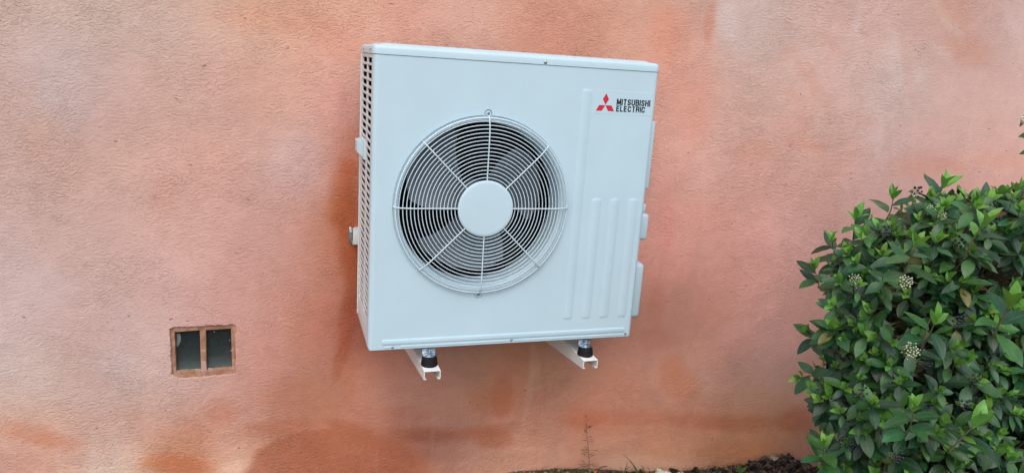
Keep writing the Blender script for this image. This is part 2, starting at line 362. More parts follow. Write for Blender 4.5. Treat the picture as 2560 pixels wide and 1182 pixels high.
# inner reveal of the opening
ring_src = []
for lst in [quads]:
    e = {}
    for q in quads[np.isin(quads, np.nonzero(rim)[0]).any(1)]:
        for k in range(4):
            a, b = int(q[k]), int(q[(k+1) % 4])
            if rim[a] and rim[b]: e[(a, b)] = e.get((a, b), 0)+1
ed = [k for k in e if (k[1], k[0]) not in e]
rev_v, rev_f, mp = [], [], {}
for a, b in ed:
    for i in (a, b):
        if i not in mp:
            mp[i] = front_n+len(rev_v); v = verts[i].copy(); v[1] += 0.05; rev_v.append(v)
    rev_f.append((b, a, mp[a], mp[b]))
y1 = WY+0.35; bx0, bx1, bz0, bz1 = gx[0], gx[-1], gz[0], gz[-1]
nb = front_n+len(rev_v)
back = [(bx0, WY, bz0), (bx1, WY, bz0), (bx1, WY, bz1), (bx0, WY, bz1), (bx0, y1, bz0), (bx1, y1, bz0), (bx1, y1, bz1), (bx0, y1, bz1)]
allv = np.vstack([verts, np.array(rev_v), np.array(back)])
bf = [tuple(nb+i for i in f) for f in ((5, 4, 7, 6), (0, 4, 5, 1), (3, 2, 6, 7), (0, 3, 7, 4), (1, 5, 6, 2))]
me = bpy.data.meshes.new('house_wall')
me.from_pydata(allv.tolist(), [], quads.tolist()+rev_f+bf)
ca = me.color_attributes.new('limewash', 'FLOAT_COLOR', 'POINT')
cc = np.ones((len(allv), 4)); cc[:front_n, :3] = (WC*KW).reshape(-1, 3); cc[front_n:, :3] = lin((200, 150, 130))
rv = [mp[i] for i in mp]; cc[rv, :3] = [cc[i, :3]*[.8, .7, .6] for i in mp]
# alpha channel carries how rough the render is there
rg = np.clip(0.80+1.2*fbm(GX*1.6, GZ*1.6, 88, 3)-0.18*np.clip((GX-1.6), 0, 1.2), .30, 1.2)+1.1*np.clip(-GZ-0.25, 0, .5)
cc[:front_n, 3] = rg.ravel(); cc = np.clip(cc, 0, 1.4); ca.data.foreach_set('color', cc.ravel())
me.shade_smooth(); me.update()
M_wall = mat('limewashed_plaster', (.6, .3, .2), .88, spec=.25); h = N(M_wall)
at_ = h.n('ShaderNodeAttribute', attribute_name='limewash'); tc = h.n('ShaderNodeTexCoord')
mp1 = h.n('ShaderNodeMapping'); mp1.inputs['Scale'].default_value = (0.58, 1, 1); h.l(tc.outputs['Object'], mp1.inputs['Vector'])
warp = h.noise(tc.outputs['Object'], 7, 2); wv = h.n('ShaderNodeVectorMath', operation='MULTIPLY_ADD')
h.l(warp.outputs['Color'], wv.inputs[0]); wv.inputs[1].default_value = (.06, .06, .06); h.l(mp1.outputs[0], wv.inputs[2])
n1 = h.noise(tc.outputs['Object'], 210, 3, .6, 0.6); n2 = h.noise(wv.outputs[0], 190, 2, .5, 0.7); n3 = h.noise(tc.outputs['Object'], 300, 2, .6)
sw = h.n('ShaderNodeMapping'); sw.inputs['Rotation'].default_value = (0, .5, 0); sw.inputs['Scale'].default_value = (.5, 1, 1); h.l(tc.outputs['Object'], sw.inputs[0])
n5 = h.noise(sw.outputs[0], 190, 3, .55, .8); big = h.noise(tc.outputs['Object'], 9, 2)
blend = h.ramp(big.outputs[0], [(.42, 0.0), (.58, 1.0)])
hm = h.n('ShaderNodeMix', data_type='FLOAT'); h.l(blend, hm.inputs[0]); h.l(n2.outputs[0], hm.inputs[2]); h.l(n5.outputs[0], hm.inputs[3])
lump_ = h.ramp(hm.outputs[0], [(.36, 0.0), (.47, .62), (.62, 1.0)])
ht = h.math('ADD', h.math('MULTIPLY', lump_, .75), h.math('MULTIPLY', n1.outputs[0], 1.0)); ht = h.math('ADD', ht, h.math('MULTIPLY', n3.outputs[0], .40))
md = h.noise(tc.outputs['Object'], 5.5, 4, .6); ht = h.math('MULTIPLY', h.math('MULTIPLY', ht, at_.outputs['Alpha']), h.ramp(md.outputs[0], [(.34, .45), (.66, 1.0)])); ht = h.math('MULTIPLY', ht, 1.35)
h.l(h.bump(ht, 1.0, 0.0022), h.b.inputs['Normal'])
tone = h.ramp(n1.outputs[0], [(0.28, .93), (0.5, 1.0), (0.72, 1.03)])
c1 = h.mix('MULTIPLY', 1.0, at_.outputs['Color'], tone)
n4 = h.noise(tc.outputs['Object'], 30, 4, .65); c1 = h.mix('MULTIPLY', 1.0, c1, h.ramp(n4.outputs[0], [(.3, (.96, .94, .93)), (.7, (1.03, 1.04, 1.05))]))
vo = h.n('ShaderNodeTexVoronoi', i_Scale=42.0); h.l(wv.outputs[0], vo.inputs['Vector'])
sel = h.math('GREATER_THAN', h.n('ShaderNodeSeparateColor').outputs[0], 2)  # placeholder
sc = h.n('ShaderNodeSeparateColor'); h.l(vo.outputs['Color'], sc.inputs[0])
spot = h.math('MULTIPLY', h.math('LESS_THAN', vo.outputs['Distance'], .12), h.math('GREATER_THAN', sc.outputs[0], .955))
c1 = h.mix('MIX', h.math('MULTIPLY', spot, .55), c1, (.16, .08, .06))
h.l(c1, h.b.inputs['Base Color'])
wall = link('house_wall', me, M_wall)
tag(wall, 'salmon limewashed rough plaster house wall with orange stains, behind the air conditioner', 'wall')

# small window in the wall
M_terra = mat('terracotta_frame', (.3, .14, .08), .85, spec=.2); h = N(M_terra); tc = h.n('ShaderNodeTexCoord')
a = h.noise(tc.outputs['Object'], 38, 5, .65)
h.l(h.ramp(a.outputs[0], [(.32, (.30, .15, .09)), (.52, (.42, .23, .15)), (.68, (.56, .37, .30))]), h.b.inputs['Base Color'])
b_ = h.noise(tc.outputs['Object'], 220, 4, .6); h.l(h.bump(b_.outputs[0], .7, .0025), h.b.inputs['Normal'])
M_glass = mat('dusty_dark_glass', (.02, .035, .038), .22, spec=.5); h = N(M_glass); tc = h.n('ShaderNodeTexCoord')
sx = h.n('ShaderNodeSeparateXYZ'); h.l(tc.outputs['Generated'], sx.inputs[0])
dn = h.noise(tc.outputs['Object'], 60, 6, .7); dg_ = h.math('ADD', h.math('ADD', .12, h.math('MULTIPLY', h.math('POWER', h.math('SUBTRACT', 1.0, sx.outputs[2]), 2.0), .75)), h.math('MULTIPLY', h.math('SUBTRACT', dn.outputs[0], .5), 0.45))
h.l(h.ramp(dg_, [(.0, (.010, .016, .017)), (.45, (.028, .042, .042)), (.95, (.10, .135, .13))]), h.b.inputs['Base Color'])
h.l(h.ramp(dg_, [(0, .15), (.8, .6)]), h.b.inputs['Roughness'])
def P2(x, y, Y): q = at(x, y, Y); return (q[0], q[2])
FY = WY+0.006
outer = [P2(*p, FY) for p in ((420,812),(597,806),(598,936),(428,949))]
hl = [P2(*p, FY) for p in ((437,831),(499,826),(502,925),(441,929))]
hr = [P2(*p, FY) for p in ((515,826),(577,822),(580,920),(517,925))]
mb = MB(); vs, fs = plate([outer, hl, hr], .022, 0.0045, lambda u, v, w_: (u, FY+w_, v), 1)
mb.add(vs, fs)
win = mb.build('window', M_terra, wall, 30, 'small twin window in chipped brown terracotta frame')
bpy.context.view_layer.update()
for (qa, px0, px1) in ((hl, 437, 505), (hr, 513, 583)):
    xs = [q[0] for q in qa]; zs = [q[1] for q in qa]; mb = MB(); mb.box(min(xs)-.004, max(xs)+.004, FY+.017, FY+.021, min(zs)-.004, max(zs)+.004)
    g = mb.build('pane', M_glass, win, 0)
M_smear = mat('grey_mortar_smear', (.16, .18, .17), .95)
mb = MB(); vs, fs = plate([[P2(*p, FY+.016) for p in ((441,833),(450,833),(453,842),(452,852),(448,861),(443,868),(441,860),(442,845))]], .003, .0008, lambda u, v, w_: (u, FY+.0135+w_, v), 1); mb.add(vs, fs)
mb.build('mortar_smear', M_smear, win, 0)
M_crumb = mat('lime_crumbs', (.62, .52, .45), .95); mb = MB()
for x, y in ((458,926),(491,923),(526,921),(560,917),(536,829),(575,850),(578,876),(505,843),(512,861),(578,934),(425,831),(426,846),(470,925),(523,920),(591,903)):
    q = at(x, y, FY+.008); bm = bmesh.new(); bmesh.ops.create_icosphere(bm, subdivisions=1, radius=random.uniform(.0012, .0028))
    for v in bm.verts: v.co = Vector((v.co.x*random.uniform(.8, 1.7), v.co.y*.8, v.co.z*random.uniform(.6, 1)))+Vector(q)
    mb.bm(bm)
mb.build('lime_crumbs', M_crumb, win, 60)
mb = MB(); vs, fs = plate([[P2(*p, FY) for p in ((503,902),(515,902),(517,927),(503,929))]], .0016, .0006, lambda u, v, w_: (u, FY-.0016+w_, v), 1); mb.add(vs, fs)
mb.build('plaster_patch', mat('pale_plaster_patch', (.52, .32, .26), .95), win, 0)

# ------------------------------------------------------------------ ground
GP = [(-7, -.50)]
for x, y in ((0,1192),(250,1184),(360,1178),(470,1186),(560,1190),(640,1190),(720,1190),(1000,1196),(1180,1192),(1290,1172),(1400,1163),(1500,1165),(1600,1172),(1700,1171),(1800,1162),(1860,1156),(1930,1150),(2000,1160),(2100,1170),(2300,1182)):
    q = at(x, y, WY); GP.append((q[0], q[2]))
GP += [(4, -.95), (9, -1.1)]; GPX = np.array([g[0] for g in GP]); GPZ = np.array([g[1] for g in GP])
def gh(x, y):
    x = np.asarray(x, float); y = np.asarray(y, float)
    base = np.interp(x, GPX, GPZ); d = np.clip(WY-y, 0, None)
    t = np.clip(d/1.2, 0, 1); far = -.74-.05*np.clip(x, -2, 3)
    h_ = base*(1-t)+far*t+.014*fbm(x*9+50, y*9+50, 61, 4)+.04*fbm(x*1.5+50, y*1.5+50, 62, 3)*np.clip(d, 0, 1)
    return h_-0.012
ggx = axis([(-300, -7, 30), (-7, -1.4, .25), (-1.4, 3.8, .02), (3.8, 9, .25), (9, 300, 30)])
ggy = axis([(-300, -6, 30), (-6, -.8, .2), (-.8, WY+.06, .02), (WY+.06, 300, 40)])
A, B = np.meshgrid(ggx, ggy, indexing='ij'); Z = gh(A, B); n0, n1_ = A.shape; idn = np.arange(n0*n1_).reshape(n0, n1_)
gq = np.stack([idn[:-1, :-1], idn[1:, :-1], idn[1:, 1:], idn[:-1, 1:]], -1).reshape(-1, 4)
me = bpy.data.meshes.new('ground'); me.from_pydata(np.stack([A.ravel(), B.ravel(), Z.ravel()], 1).tolist(), [], gq.tolist()); me.shade_smooth()
M_ground = mat('stony_soil', (.1, .08, .06), .95, spec=.2); h = N(M_ground); tc = h.n('ShaderNodeTexCoord')
g1 = h.noise(tc.outputs['Object'], 14, 6, .7); g2 = h.noise(tc.outputs['Object'], 90, 5, .7)
c = h.ramp(g2.outputs[0], [(.3, (.05, .035, .025)), (.5, (.17, .12, .085)), (.62, (.26, .20, .15)), (.75, (.50, .45, .38))])
c = h.mix('MIX', h.ramp(g1.outputs[0], [(.5, 0.0), (.62, .7)]), c, (.055, .07, .022))
h.l(c, h.b.inputs['Base Color']); h.l(h.bump(g2.outputs[0], .9, .012), h.b.inputs['Normal'])
gr = link('ground', me, M_ground); tag(gr, None, None, kind='structure')

# ------------------------------------------------------------------ materials of the unit
def painted(name, col, rough=.38, bump=.10):
    mt = mat(name, col, rough, spec=.45); h = N(mt); tc = h.n('ShaderNodeTexCoord')
    a = h.noise(tc.outputs['Object'], 420, 3, .6); h.l(h.bump(a.outputs[0], bump, .0006), h.b.inputs['Normal'])
    d = h.noise(tc.outputs['Object'], 5, 5, .6)
    cc_ = h.mix('MULTIPLY', 1.0, col, h.ramp(d.outputs[0], [(.3, (.965, .965, .96)), (.7, (1.02, 1.02, 1.02))])); h.l(cc_, h.b.inputs['Base Color'])
    h.l(h.ramp(d.outputs[0], [(.3, rough*.9), (.7, rough*1.2)]), h.b.inputs['Roughness'])
    return mt
UC = (.535, .71, .79)
M_paint = painted('pale_painted_steel', UC)
M_plast = painted('pale_plastic', (UC[0]*1.02, UC[1]*1.01, UC[2]), .45, .05)
M_side = painted('pale_plastic_side_grille', (.66, .70, .70), .45, .05)
M_arm = painted('white_powder_coat', (.76, .78, .76), .45, .15)
M_wire = mat('white_coated_wire', (.60, .74, .80), .4, spec=.4)
M_dark = mat('dark_interior', (.008, .009, .011), .9, spec=.1)
M_groove = mat('painted_seam_shadow', (.03, .04, .05), .8)  # near-black colour in place of the seam's shade
M_blade = mat('grey_plastic_blade', (.12, .145, .17), .5)
M_fin = mat('aluminium_fins', (.06, .065, .07), 1.0, 0, .03); h = N(M_fin); tc = h.n('ShaderNodeTexCoord')
wv_ = h.n('ShaderNodeTexWave', i_Scale=120.0, bands_direction='DIAGONAL'); mpp = h.n('ShaderNodeMapping'); mpp.inputs['Scale'].default_value = (1, 1, 0)
h.l(tc.outputs['Object'], mpp.inputs[0]); h.l(mpp.outputs[0], wv_.inputs[0]); h.l(h.ramp(wv_.outputs[0], [(0, (.004, .005, .006)), (1, (.035, .038, .042))]), h.b.inputs['Base Color'])
M_zinc = mat('zinc_plated_steel', (.52, .60, .66), .28, 1.0); h = N(M_zinc); tc = h.n('ShaderNodeTexCoord')
zz = h.noise(tc.outputs['Object'], 160, 4, .6); h.l(h.ramp(zz.outputs[0], [(.3, .2), (.7, .48)]), h.b.inputs['Roughness'])
M_screw = mat('screw_steel', (.42, .50, .54), .35, 1.0)
M_rubber = mat('black_rubber', (.007, .007, .010), .7, spec=.3)
M_red = mat('red_print', tuple(lin((205, 40, 55))), .45); M_ink = mat('dark_navy_print', (.008, .012, .03), .45)
M_labelf = painted('label_film', UC, .38, .06)

# ------------------------------------------------------------------ outdoor unit
W, H, D, LID = .8633, .88, .30, .0245
FC = Vector((.329, 0, .436)); RO, RD = .268, .246
unit = thing('air_conditioner', 'pale box shaped outdoor air conditioner unit with round fan grille mounted on the plaster wall', 'air conditioner', (W/2, D/2, -.027))
def RR(th):     # outline of the fan opening, with a round tab at the top and bottom screw
    r = RO
    for s in (1, -1):
        d = .2725; c_ = cos(th-s*pi/2); disc = .0125**2-d*d*(1-c_*c_)
        if c_ > 0 and disc > 0: r = max(r, d*c_+sqrt(disc))
    return r
TH = []
k = 0
for i in range(1440):
    th = 2*pi*i/1440
    near = min(abs(th-pi/2), abs(th-3*pi/2)) < .06
    if near or i % 10 == 0: TH.append(th)
hole_ = [(FC.x+RR(t)*cos(t), FC.z+RR(t)*sin(t)) for t in TH]
CR = .014; zt = H-LID-.0012
mb = MB()
vs, fs = plate([[(CR, 0.0), (W-CR, 0.0), (W-CR, zt), (CR, zt)], hole_], .0016, 0, lambda u, v, w_: (u, w_, v)); mb.add(vs, fs)
for side in (0, 1):   # rounded vertical corners, returning along the sides
    cols = []
    for k in range(13):
        a = radians(90*k/12); u = CR-CR*sin(a); y = CR-CR*cos(a); zb = .010*(1-cos(a))**1.5
        X = u if side == 0 else W-u
        cols.append([(X, y, zb), (X, y, zt)])
    X = 0 if side == 0 else W
    cols.append([(X, .024, .010), (X, .024, zt)])
    vs = [p for c in cols for p in c]; mb.add(vs, [(2*i, 2*i+1, 2*i+3, 2*i+2) for i in range(len(cols)-1)])
# bottom fold
mb.box(CR, W-CR, .0016, .02, 0, .0015)
# raised pads pressed into the panel
def pad(u0, u1, v0, v1, r, hgt=.0013, bev=.0009, skew=0):
    vs, fs = plate([rrect(u0, u1, v0, v1, r)], hgt+.001, bev, lambda u, v, w_: (u, w_-hgt, v), 1); mb.add(vs, fs)
pad(.6135, .6455, .0695, .7925, .009)
for u0 in (.6775, .7405, .8045): pad(u0, u0+.0315, .0695, .4625, .009)
pad(.040, .8365, .0155, .031, .007, .0030, .0020)
pad(.046, .078, .0048, .0095, .002, .0016, .0012); pad(.095, .437, .0048, .0105, .002, .0018, .0014); pad(.453, .834, .0048, .0105, .002, .0018, .0014)
for x, y in ((1001.5,322.6),(1416,337.6),(991,708),(1386,695)):   # small pips
    q = at(x, y, 0); mb.lathe([(.0016, .001), (.0013, -.0006), (.0004, -.0011)], (q[0], 0, q[2]), 'y', 10)
front = mb.build('front_panel', M_paint, unit, 25)
# dark strip standing in for the shade in the seam under the lid
mb = MB(); mb.box(.003, W-.003, .003, D-.003, zt-.0005, H-LID+.001); mb.build('seam_shadow_strip', M_groove, unit, 0)
# duct: lip and cylinder
mb = MB(); rings = []
for r_, y_ in ((None, .0002), (None, .0045), (.262, .0050), (.254, .0070), (.249, .0115), (.2465, .018), (RD, .03), (RD, .100), (.249, .108), (.262, .112)):
    rings.append([(FC.x+(RR(t) if r_ is None else r_)*cos(t), y_, FC.z+(RR(t) if r_ is None else r_)*sin(t)) for t in TH])
mb.loft(rings); mb.build('fan_duct', M_plast, unit, 30, fix=True)
# fan guard
def gy(r):
    t = max(0, (r-.21)/(.262-.21)); return -.026+.013*t*t
mb = MB()
def ringw(r, wr, y, seg=144): mb.tube([(FC.x+r*cos(2*pi*k/seg), y, FC.z+r*sin(2*pi*k/seg)) for k in range(seg)], wr, 8, True)
for k in range(16): r = .0912+.01075*k; ringw(r, .00135, gy(r))
ringw(.2615, .0027, gy(.2615)+.0005); ringw(.2545, .0013, -.002)
for k in range(8):
    a = pi/4*k; pts = []
    for i in range(16):
        r = .078+(.2635-.078)*i/15; y = gy(r)-.0030; pts.append((FC.x+r*cos(a), y, FC.z+r*sin(a)))
    pts += [(FC.x+.2648*cos(a), gy(.2635)+.002, FC.z+.2648*sin(a)), (FC.x+.2642*cos(a), .006, FC.z+.2642*sin(a))]
    mb.tube(pts, .00195, 8)
for s in (1, -1):    # hooks round the screws
    c = (FC.x, -.0022, FC.z+s*.2725); mb.tube([(c[0]+.0062*cos(t), c[1], c[2]+.0062*sin(t)) for t in np.linspace(0, 2*pi, 20)[:-1]], .0016, 6, True)
    mb.tube([(FC.x+.004, -.0022, FC.z+s*.2680), (FC.x+.0025, -.006, FC.z+s*.2655), (FC.x, gy(.262)-.003, FC.z+s*.2620)], .0016, 6)
guard = mb.build('fan_guard', M_wire, unit, 60)
mb = MB(); mb.lathe([(0.0001, -.0335), (.074, -.0334), (.0805, -.0331), (.0830, -.0318), (.0838, -.0290), (.0830, -.0262), (.0800, -.0255), (0.0001, -.0255)], FC, 'y', 96)
mb.build('hub_cap', M_plast, guard, 30)
# screws
def screw(x, y, z, ax='y', sgn=-1, r=.0042, par=unit):
    mb = MB(); c = (x, y, z)
    pr = [(r*1.25, 0), (r*1.25, sgn*.0006), (r, sgn*.0008), (r*.92, sgn*.0022), (r*.55, sgn*.0030), (r*.30, sgn*.0031), (r*.26, sgn*.0020), (.0001, sgn*.0018)]
    mb.lathe(pr, c, ax, 18); return mb.build('screw', M_screw, par, 30)
screw(FC.x, .0040, FC.z+.2725, r=.0046); screw(FC.x, .0040, FC.z-.2725, r=.0046)
for x, y in ((981,869),(1278,850),(1563,834)):
    q = at(x, y, 0); screw(q[0], 0, max(q[2], .0065), r=.0036)
q = at(1363, 156, 0); screw(q[0], -.002, q[2], r=.0042)
for yy in (.055, .235): screw(-.002, yy, .868, 'x', -1, .0038)
# lid
mb = MB(); L = H-LID
def lr(ins, z, r): return [(p[0], p[1], z) for p in rrect(-.002+ins, W+.002-ins, -.002+ins, D+.002-ins, r, 8)]
mb.loft([lr(.003, L, .015), lr(0, L, .018), lr(0, L+.0145, .018), lr(.0008, L+.0185, .0175), lr(.0035, L+.0222, .015), lr(.008, L+.0245, .012), lr(.026, L+.0262, .01), lr(.030, L+.0290, .01), lr(.036, L+.0302, .01)], True, True, True)
mb.build('top_cover', M_paint, unit, 40)
# left side grille : plate with slots
holes = []
for i in range(36):
    z1 = .8435-i*.0214; z0 = z1-.0138
    for (ya, yb) in ((.040, .138), (.160, .272)):
        if 12 <= i <= 13 and ya > .1: continue
        holes.append(rrect(ya, yb, z0, z1, .002, 2)[::-1])
mb = MB(); vs, fs = plate([[(.024, .004), (D, .004), (D, zt), (.024, zt)]]+holes, .0045, .0011, lambda u, v, w_: (w_+.0003, u, v), 2); mb.add(vs, fs)
mb.tube([(-.0012, D-.003, .012), (-.0012, D-.003, zt-.002)], .0022, 8)
sg = mb.build('side_grille', M_side, unit, 30)
# hand grip on the left side
mb = MB(); mb.box(-.006, .003, .155, .268, .545, .605, .0025)
rg_ = [[(-.005, .175, .552), (-.005, .262, .552), (-.005, .262, .600), (-.005, .175, .600)], [(-.020, .195, .562), (-.020, .262, .562), (-.020, .262, .596), (-.020, .195, .596)]]
mb.loft(rg_, True, False, True)
mb.build('side_handle', M_plast, unit, 20)
# right side, back, base
mb = MB(); mb.box(W-.0018, W-.0002, .024, D, .004, zt); mb.box(W-.05, W-.002, D-.0016, D, .004, zt); rs = mb.build('side_panel', M_paint, unit, 0)
def cover(y0, y1, z0, z1, dx_, name, bev=.009):
    mb = MB(); mb.box(W-.001, W+dx_, y0, y1, z0, z1, bev, 4); return mb.build(name, M_plast, unit, 40)
cover(.085, .235, .028, .222, .072, 'valve_cover', .014)
cover(.095, .215, .302, .392, .074, 'side_handle', .011)
cover(.10, .19, .398, .425, .060, 'cable_gland', .006)
cover(.09, .27, .478, .700, .056, 'terminal_cover', .006)
mb = MB(); mb.box(.004, W-.004, .006, D-.004, -.004, .0038, .002); mb.build('base_pan', M_paint, unit, 30)
mb = MB(); mb.box(.0095, .030, .028, D-.01, .006, zt-.004); mb.box(.030, .62, D-.026, D-.006, .006, zt-.004); mb.build('heat_exchanger', M_fin, unit, 0)
mb = MB(); mb.box(.640, .645, .004, D-.004, .005, zt-.003)
mb.box(.033, .635, D-.030, D-.027, .006, zt-.004); mb.box(.0052, .034, D-.0095, D-.0065, .006, zt-.004); mb.box(.0305, .032, .125, D-.031, .006, zt-.004); mb.box(.031, .639, .114, .118, .006, FC.z-.262); mb.box(.031, .639, .114, .118, FC.z+.262, zt-.004); mb.build('bulkhead_and_dark_closers', M_dark, unit, 0)  # besides the partition: dark sheets added to block light inside the casing
mb = MB(); mb.box(.646, W-.004, D-.006, D-.003, .006, zt-.004); mb.build('rear_panel', M_paint, unit, 0)
# motor and fan
mb = MB()
for s in (-1, 1): mb.box(FC.x+s*.045-.006, FC.x+s*.045+.006, .235, .255, .01, zt-.01)
mb.lathe([(.05, .262), (.06, .25), (.06, .18), (.045, .17), (.01, .165)], FC, 'y', 32); mb.build('fan_motor', M_dark, unit, 30)
FY0 = .100
fan = MB(); fan.lathe([(.0001, .052), (.030, .054), (.052, .060), (.060, .072), (.060, .135), (.05, .14), (.0001, .14)], FC, 'y', 48)
fan_o = fan.build('fan_hub', M_blade, unit, 30)
for b in range(3):
    off = radians(118*b); nr, na = 14, 18; vs = []
    for i in range(nr):
        s = i/(nr-1); r = .055+(.226-.055)*s
        hi_ = radians(196-20*s**1.4); lo_ = radians(118-8*s-10*s*s)
        for j in range(na):
            t = j/(na-1); aa = lo_+(hi_-lo_)*t
            rr = r-(.022*(abs(2*t-1)**5) if s > .9 else 0)*((s-.9)/.1)
            y = FY0+.052-.100*t*(1-.15*s)+.010*sin(pi*t)+.010*s
            vs.append((FC.x+rr*cos(aa+off), y, FC.z+rr*sin(aa+off)))
    fs = [(i*na+j, i*na+j+1, (i+1)*na+j+1, (i+1)*na+j) for i in range(nr-1) for j in range(na-1)]
    n_ = len(vs); vs2 = [(p[0], p[1]+.0025, p[2]) for p in vs]; mbb = MB(); mbb.add(vs, fs); mbb.add(vs2, [f[::-1] for f in fs])
    rimi = [j for j in range(na)]+[(i+1)*na-1 for i in range(1, nr)]+[(nr-1)*na+j for j in range(na-2, -1, -1)]+[i*na for i in range(nr-2, 0, -1)]
    mbb.f += [(rimi[k], rimi[(k+1) % len(rimi)], n_+rimi[(k+1) % len(rimi)], n_+rimi[k]) for k in range(len(rimi))]; mbb.mi += [0]*len(rimi)
    mbb.build('fan_blade', M_blade, fan_o, 40)
# label with emblem and lettering
mb = MB(); vs, fs = plate([rrect(.6600, .8490, .7225, .7925, .001)], .0009, .0003, lambda u, v, w_: (u, w_-.0004, v), 1); mb.add(vs, fs)
lab = mb.build('label', M_labelf, unit, 0)
for pts in ([(1515.9,234.5),(1507.6,248.9),(1513.3,262.9),(1522,248.5)], [(1497.9,263.3),(1489.9,277.3),(1504.7,277.7),(1512.8,263.5)], [(1514,263.5),(1529.2,263.7),(1534.5,278.7),(1520.3,278.4)]):
    pass
s0 = at(1513.3, 263.1, 0); c0 = (s0[0], s0[2]); e = .0197
def rh(a1, a2): # rhombus from the centre
    p = [(0, 0), (e*cos(a1), e*sin(a1)), (e*(cos(a1)+cos(a2)), e*(sin(a1)+sin(a2))), (e*cos(a2), e*sin(a2))]; return [(c0[0]+q[0]+.0, c0[1]+q[1]) for q in p]
mb = MB(); g_ = .0006
for a1, a2 in ((60, 120), (180, 240), (300, 360)):
    mid = radians((a1+a2)/2); lp = [(q[0]+g_*cos(mid), q[1]+g_*sin(mid)) for q in rh(radians(a1), radians(a2))]
    vs, fs = plate([lp], .0004, 0, lambda u, v, w_: (u, w_-.0009, v)); mb.add(vs, fs)
mb.build('emblem', M_red, lab, 0)
GL = {'M': (.86, [[(0,0),(0,1)], [(1,0),(1,1)], [(.02,1),(.5,.04)], [(.98,1),(.5,.04)]]), 'I': (.0, [[(0,0),(0,1)]]), 'T': (.70, [[(0,1),(1,1)], [(.5,1),(.5,0)]]),
 'S': (.66, [[(.97,.74),(.86,.92),(.5,1),(.16,.91),(.05,.74),(.18,.57),(.5,.50),(.84,.42),(.97,.26),(.85,.08),(.5,0),(.13,.08),(0,.28)]]),
 'U': (.66, [[(0,1),(0,.28),(.14,.07),(.5,0),(.86,.07),(1,.28),(1,1)]]), 'B': (.66, [[(0,0),(0,1),(.65,1),(.92,.90),(.94,.66),(.68,.53),(0,.53)], [(.68,.53),(.96,.42),(1,.14),(.72,0),(0,0)]]),
 'H': (.66, [[(0,0),(0,1)], [(1,0),(1,1)], [(0,.52),(1,.52)]]), 'E': (.60, [[(1,0),(0,0),(0,1),(1,1)], [(0,.52),(.93,.52)]]), 'L': (.55, [[(0,1),(0,0),(1,0)]]),
 'C': (.70, [[(1,.68),(.86,.92),(.5,1),(.13,.90),(0,.5),(.13,.10),(.5,0),(.86,.08),(1,.34)]]), 'R': (.66, [[(0,0),(0,1),(.68,1),(.94,.90),(.96,.64),(.70,.51),(0,.51)], [(.70,.51),(.90,.36),(1,0)]])}
def stroke(mb, pts, w_, f):
    n = len(pts); L_, R_2 = [], []
    for i in range(n):
        p = np.array(pts[i]); a = np.array(pts[max(i-1, 0)]); b = np.array(pts[min(i+1, n-1)])
        d1 = unit2(p-a) if i else unit2(b-p); d2 = unit2(b-p) if i < n-1 else d1
        n1v = np.array([-d1[1], d1[0]]); n2v = np.array([-d2[1], d2[0]]); mv = n1v+n2v; k = max(mv@mv, .5); off = mv*(2/k)*w_/2
        e0 = -d1*0 if i not in (0, n-1) else (d1*(-1 if i == 0 else 1)*w_*.0)
        L_.append(p+off+e0); R_2.append(p-off+e0)
    vs = []
    for q in L_+R_2: vs.append(f(q[0], q[1], 0))
    for q in L_+R_2: vs.append(f(q[0], q[1], 1))
    m_ = 2*n; fs = []
    for i in range(n-1):
        fs.append((i, i+1, n+i+1, n+i)); fs.append((m_+i, m_+n+i, m_+n+i+1, m_+i+1)); fs.append((i, m_+i, m_+i+1, i+1)); fs.append((n+i, n+i+1, m_+n+i+1, m_+n+i))
    fs += [(0, n, m_+n, m_), (n-1, m_+n-1, m_+2*n-1, 2*n-1)]; mb.add(vs, fs)
def v_ok(z, z0_, hh): return z > z0_+hh*.9
def unit2(v): return v/(np.linalg.norm(v)+1e-9)
for txt, a_, b_2 in (('MITSUBISHI', (1541, 263), (1626.2, 251.5)), ('ELECTRIC', (1539.8, 279.2), (1613, 267.8))):
    p0 = at(a_[0], a_[1], 0); p1 = at(b_2[0], b_2[1], 0); Hc = p1[2]-p0[2]; sw_ = .195*Hc; gap = sw_+.085*Hc
    tot = sum(GL[c][0] for c in txt)*Hc; k = (p1[0]-p0[0]-sw_-gap*(len(txt)-1))/tot; x_ = p0[0]+sw_/2
    mb = MB()
    for ci, ch in enumerate(txt):
        gw = GL[ch][0]*Hc*k; z0_ = p0[2]+sw_/2; hh = Hc-sw_
        for si, st_ in enumerate(GL[ch][1]):
            dz_ = .00002*si
            pts = []
            for (u, v) in st_: pts.append((x_+u*gw, z0_+v*hh))
            if len(pts) == 2 or ch in 'LEHIMURB':     # square ends reach the line of the letter
                for e0, e1 in ((0, 1), (-1, -2)):
                    if abs(pts[e0][0]-pts[e1][0]) < 1e-6 or (ch == 'M' and v_ok(pts[e0][1], z0_, hh)):
                        pts[e0] = (pts[e0][0], pts[e0][1]+(sw_/2 if pts[e0][1] > pts[e1][1] else -sw_/2))
            stroke(mb, pts, sw_, lambda u, v, w_: (u, -.0010-dz_+w_*.0005, v))
        x_ += gw+gap
    mb.build('lettering', M_ink, lab, 0)
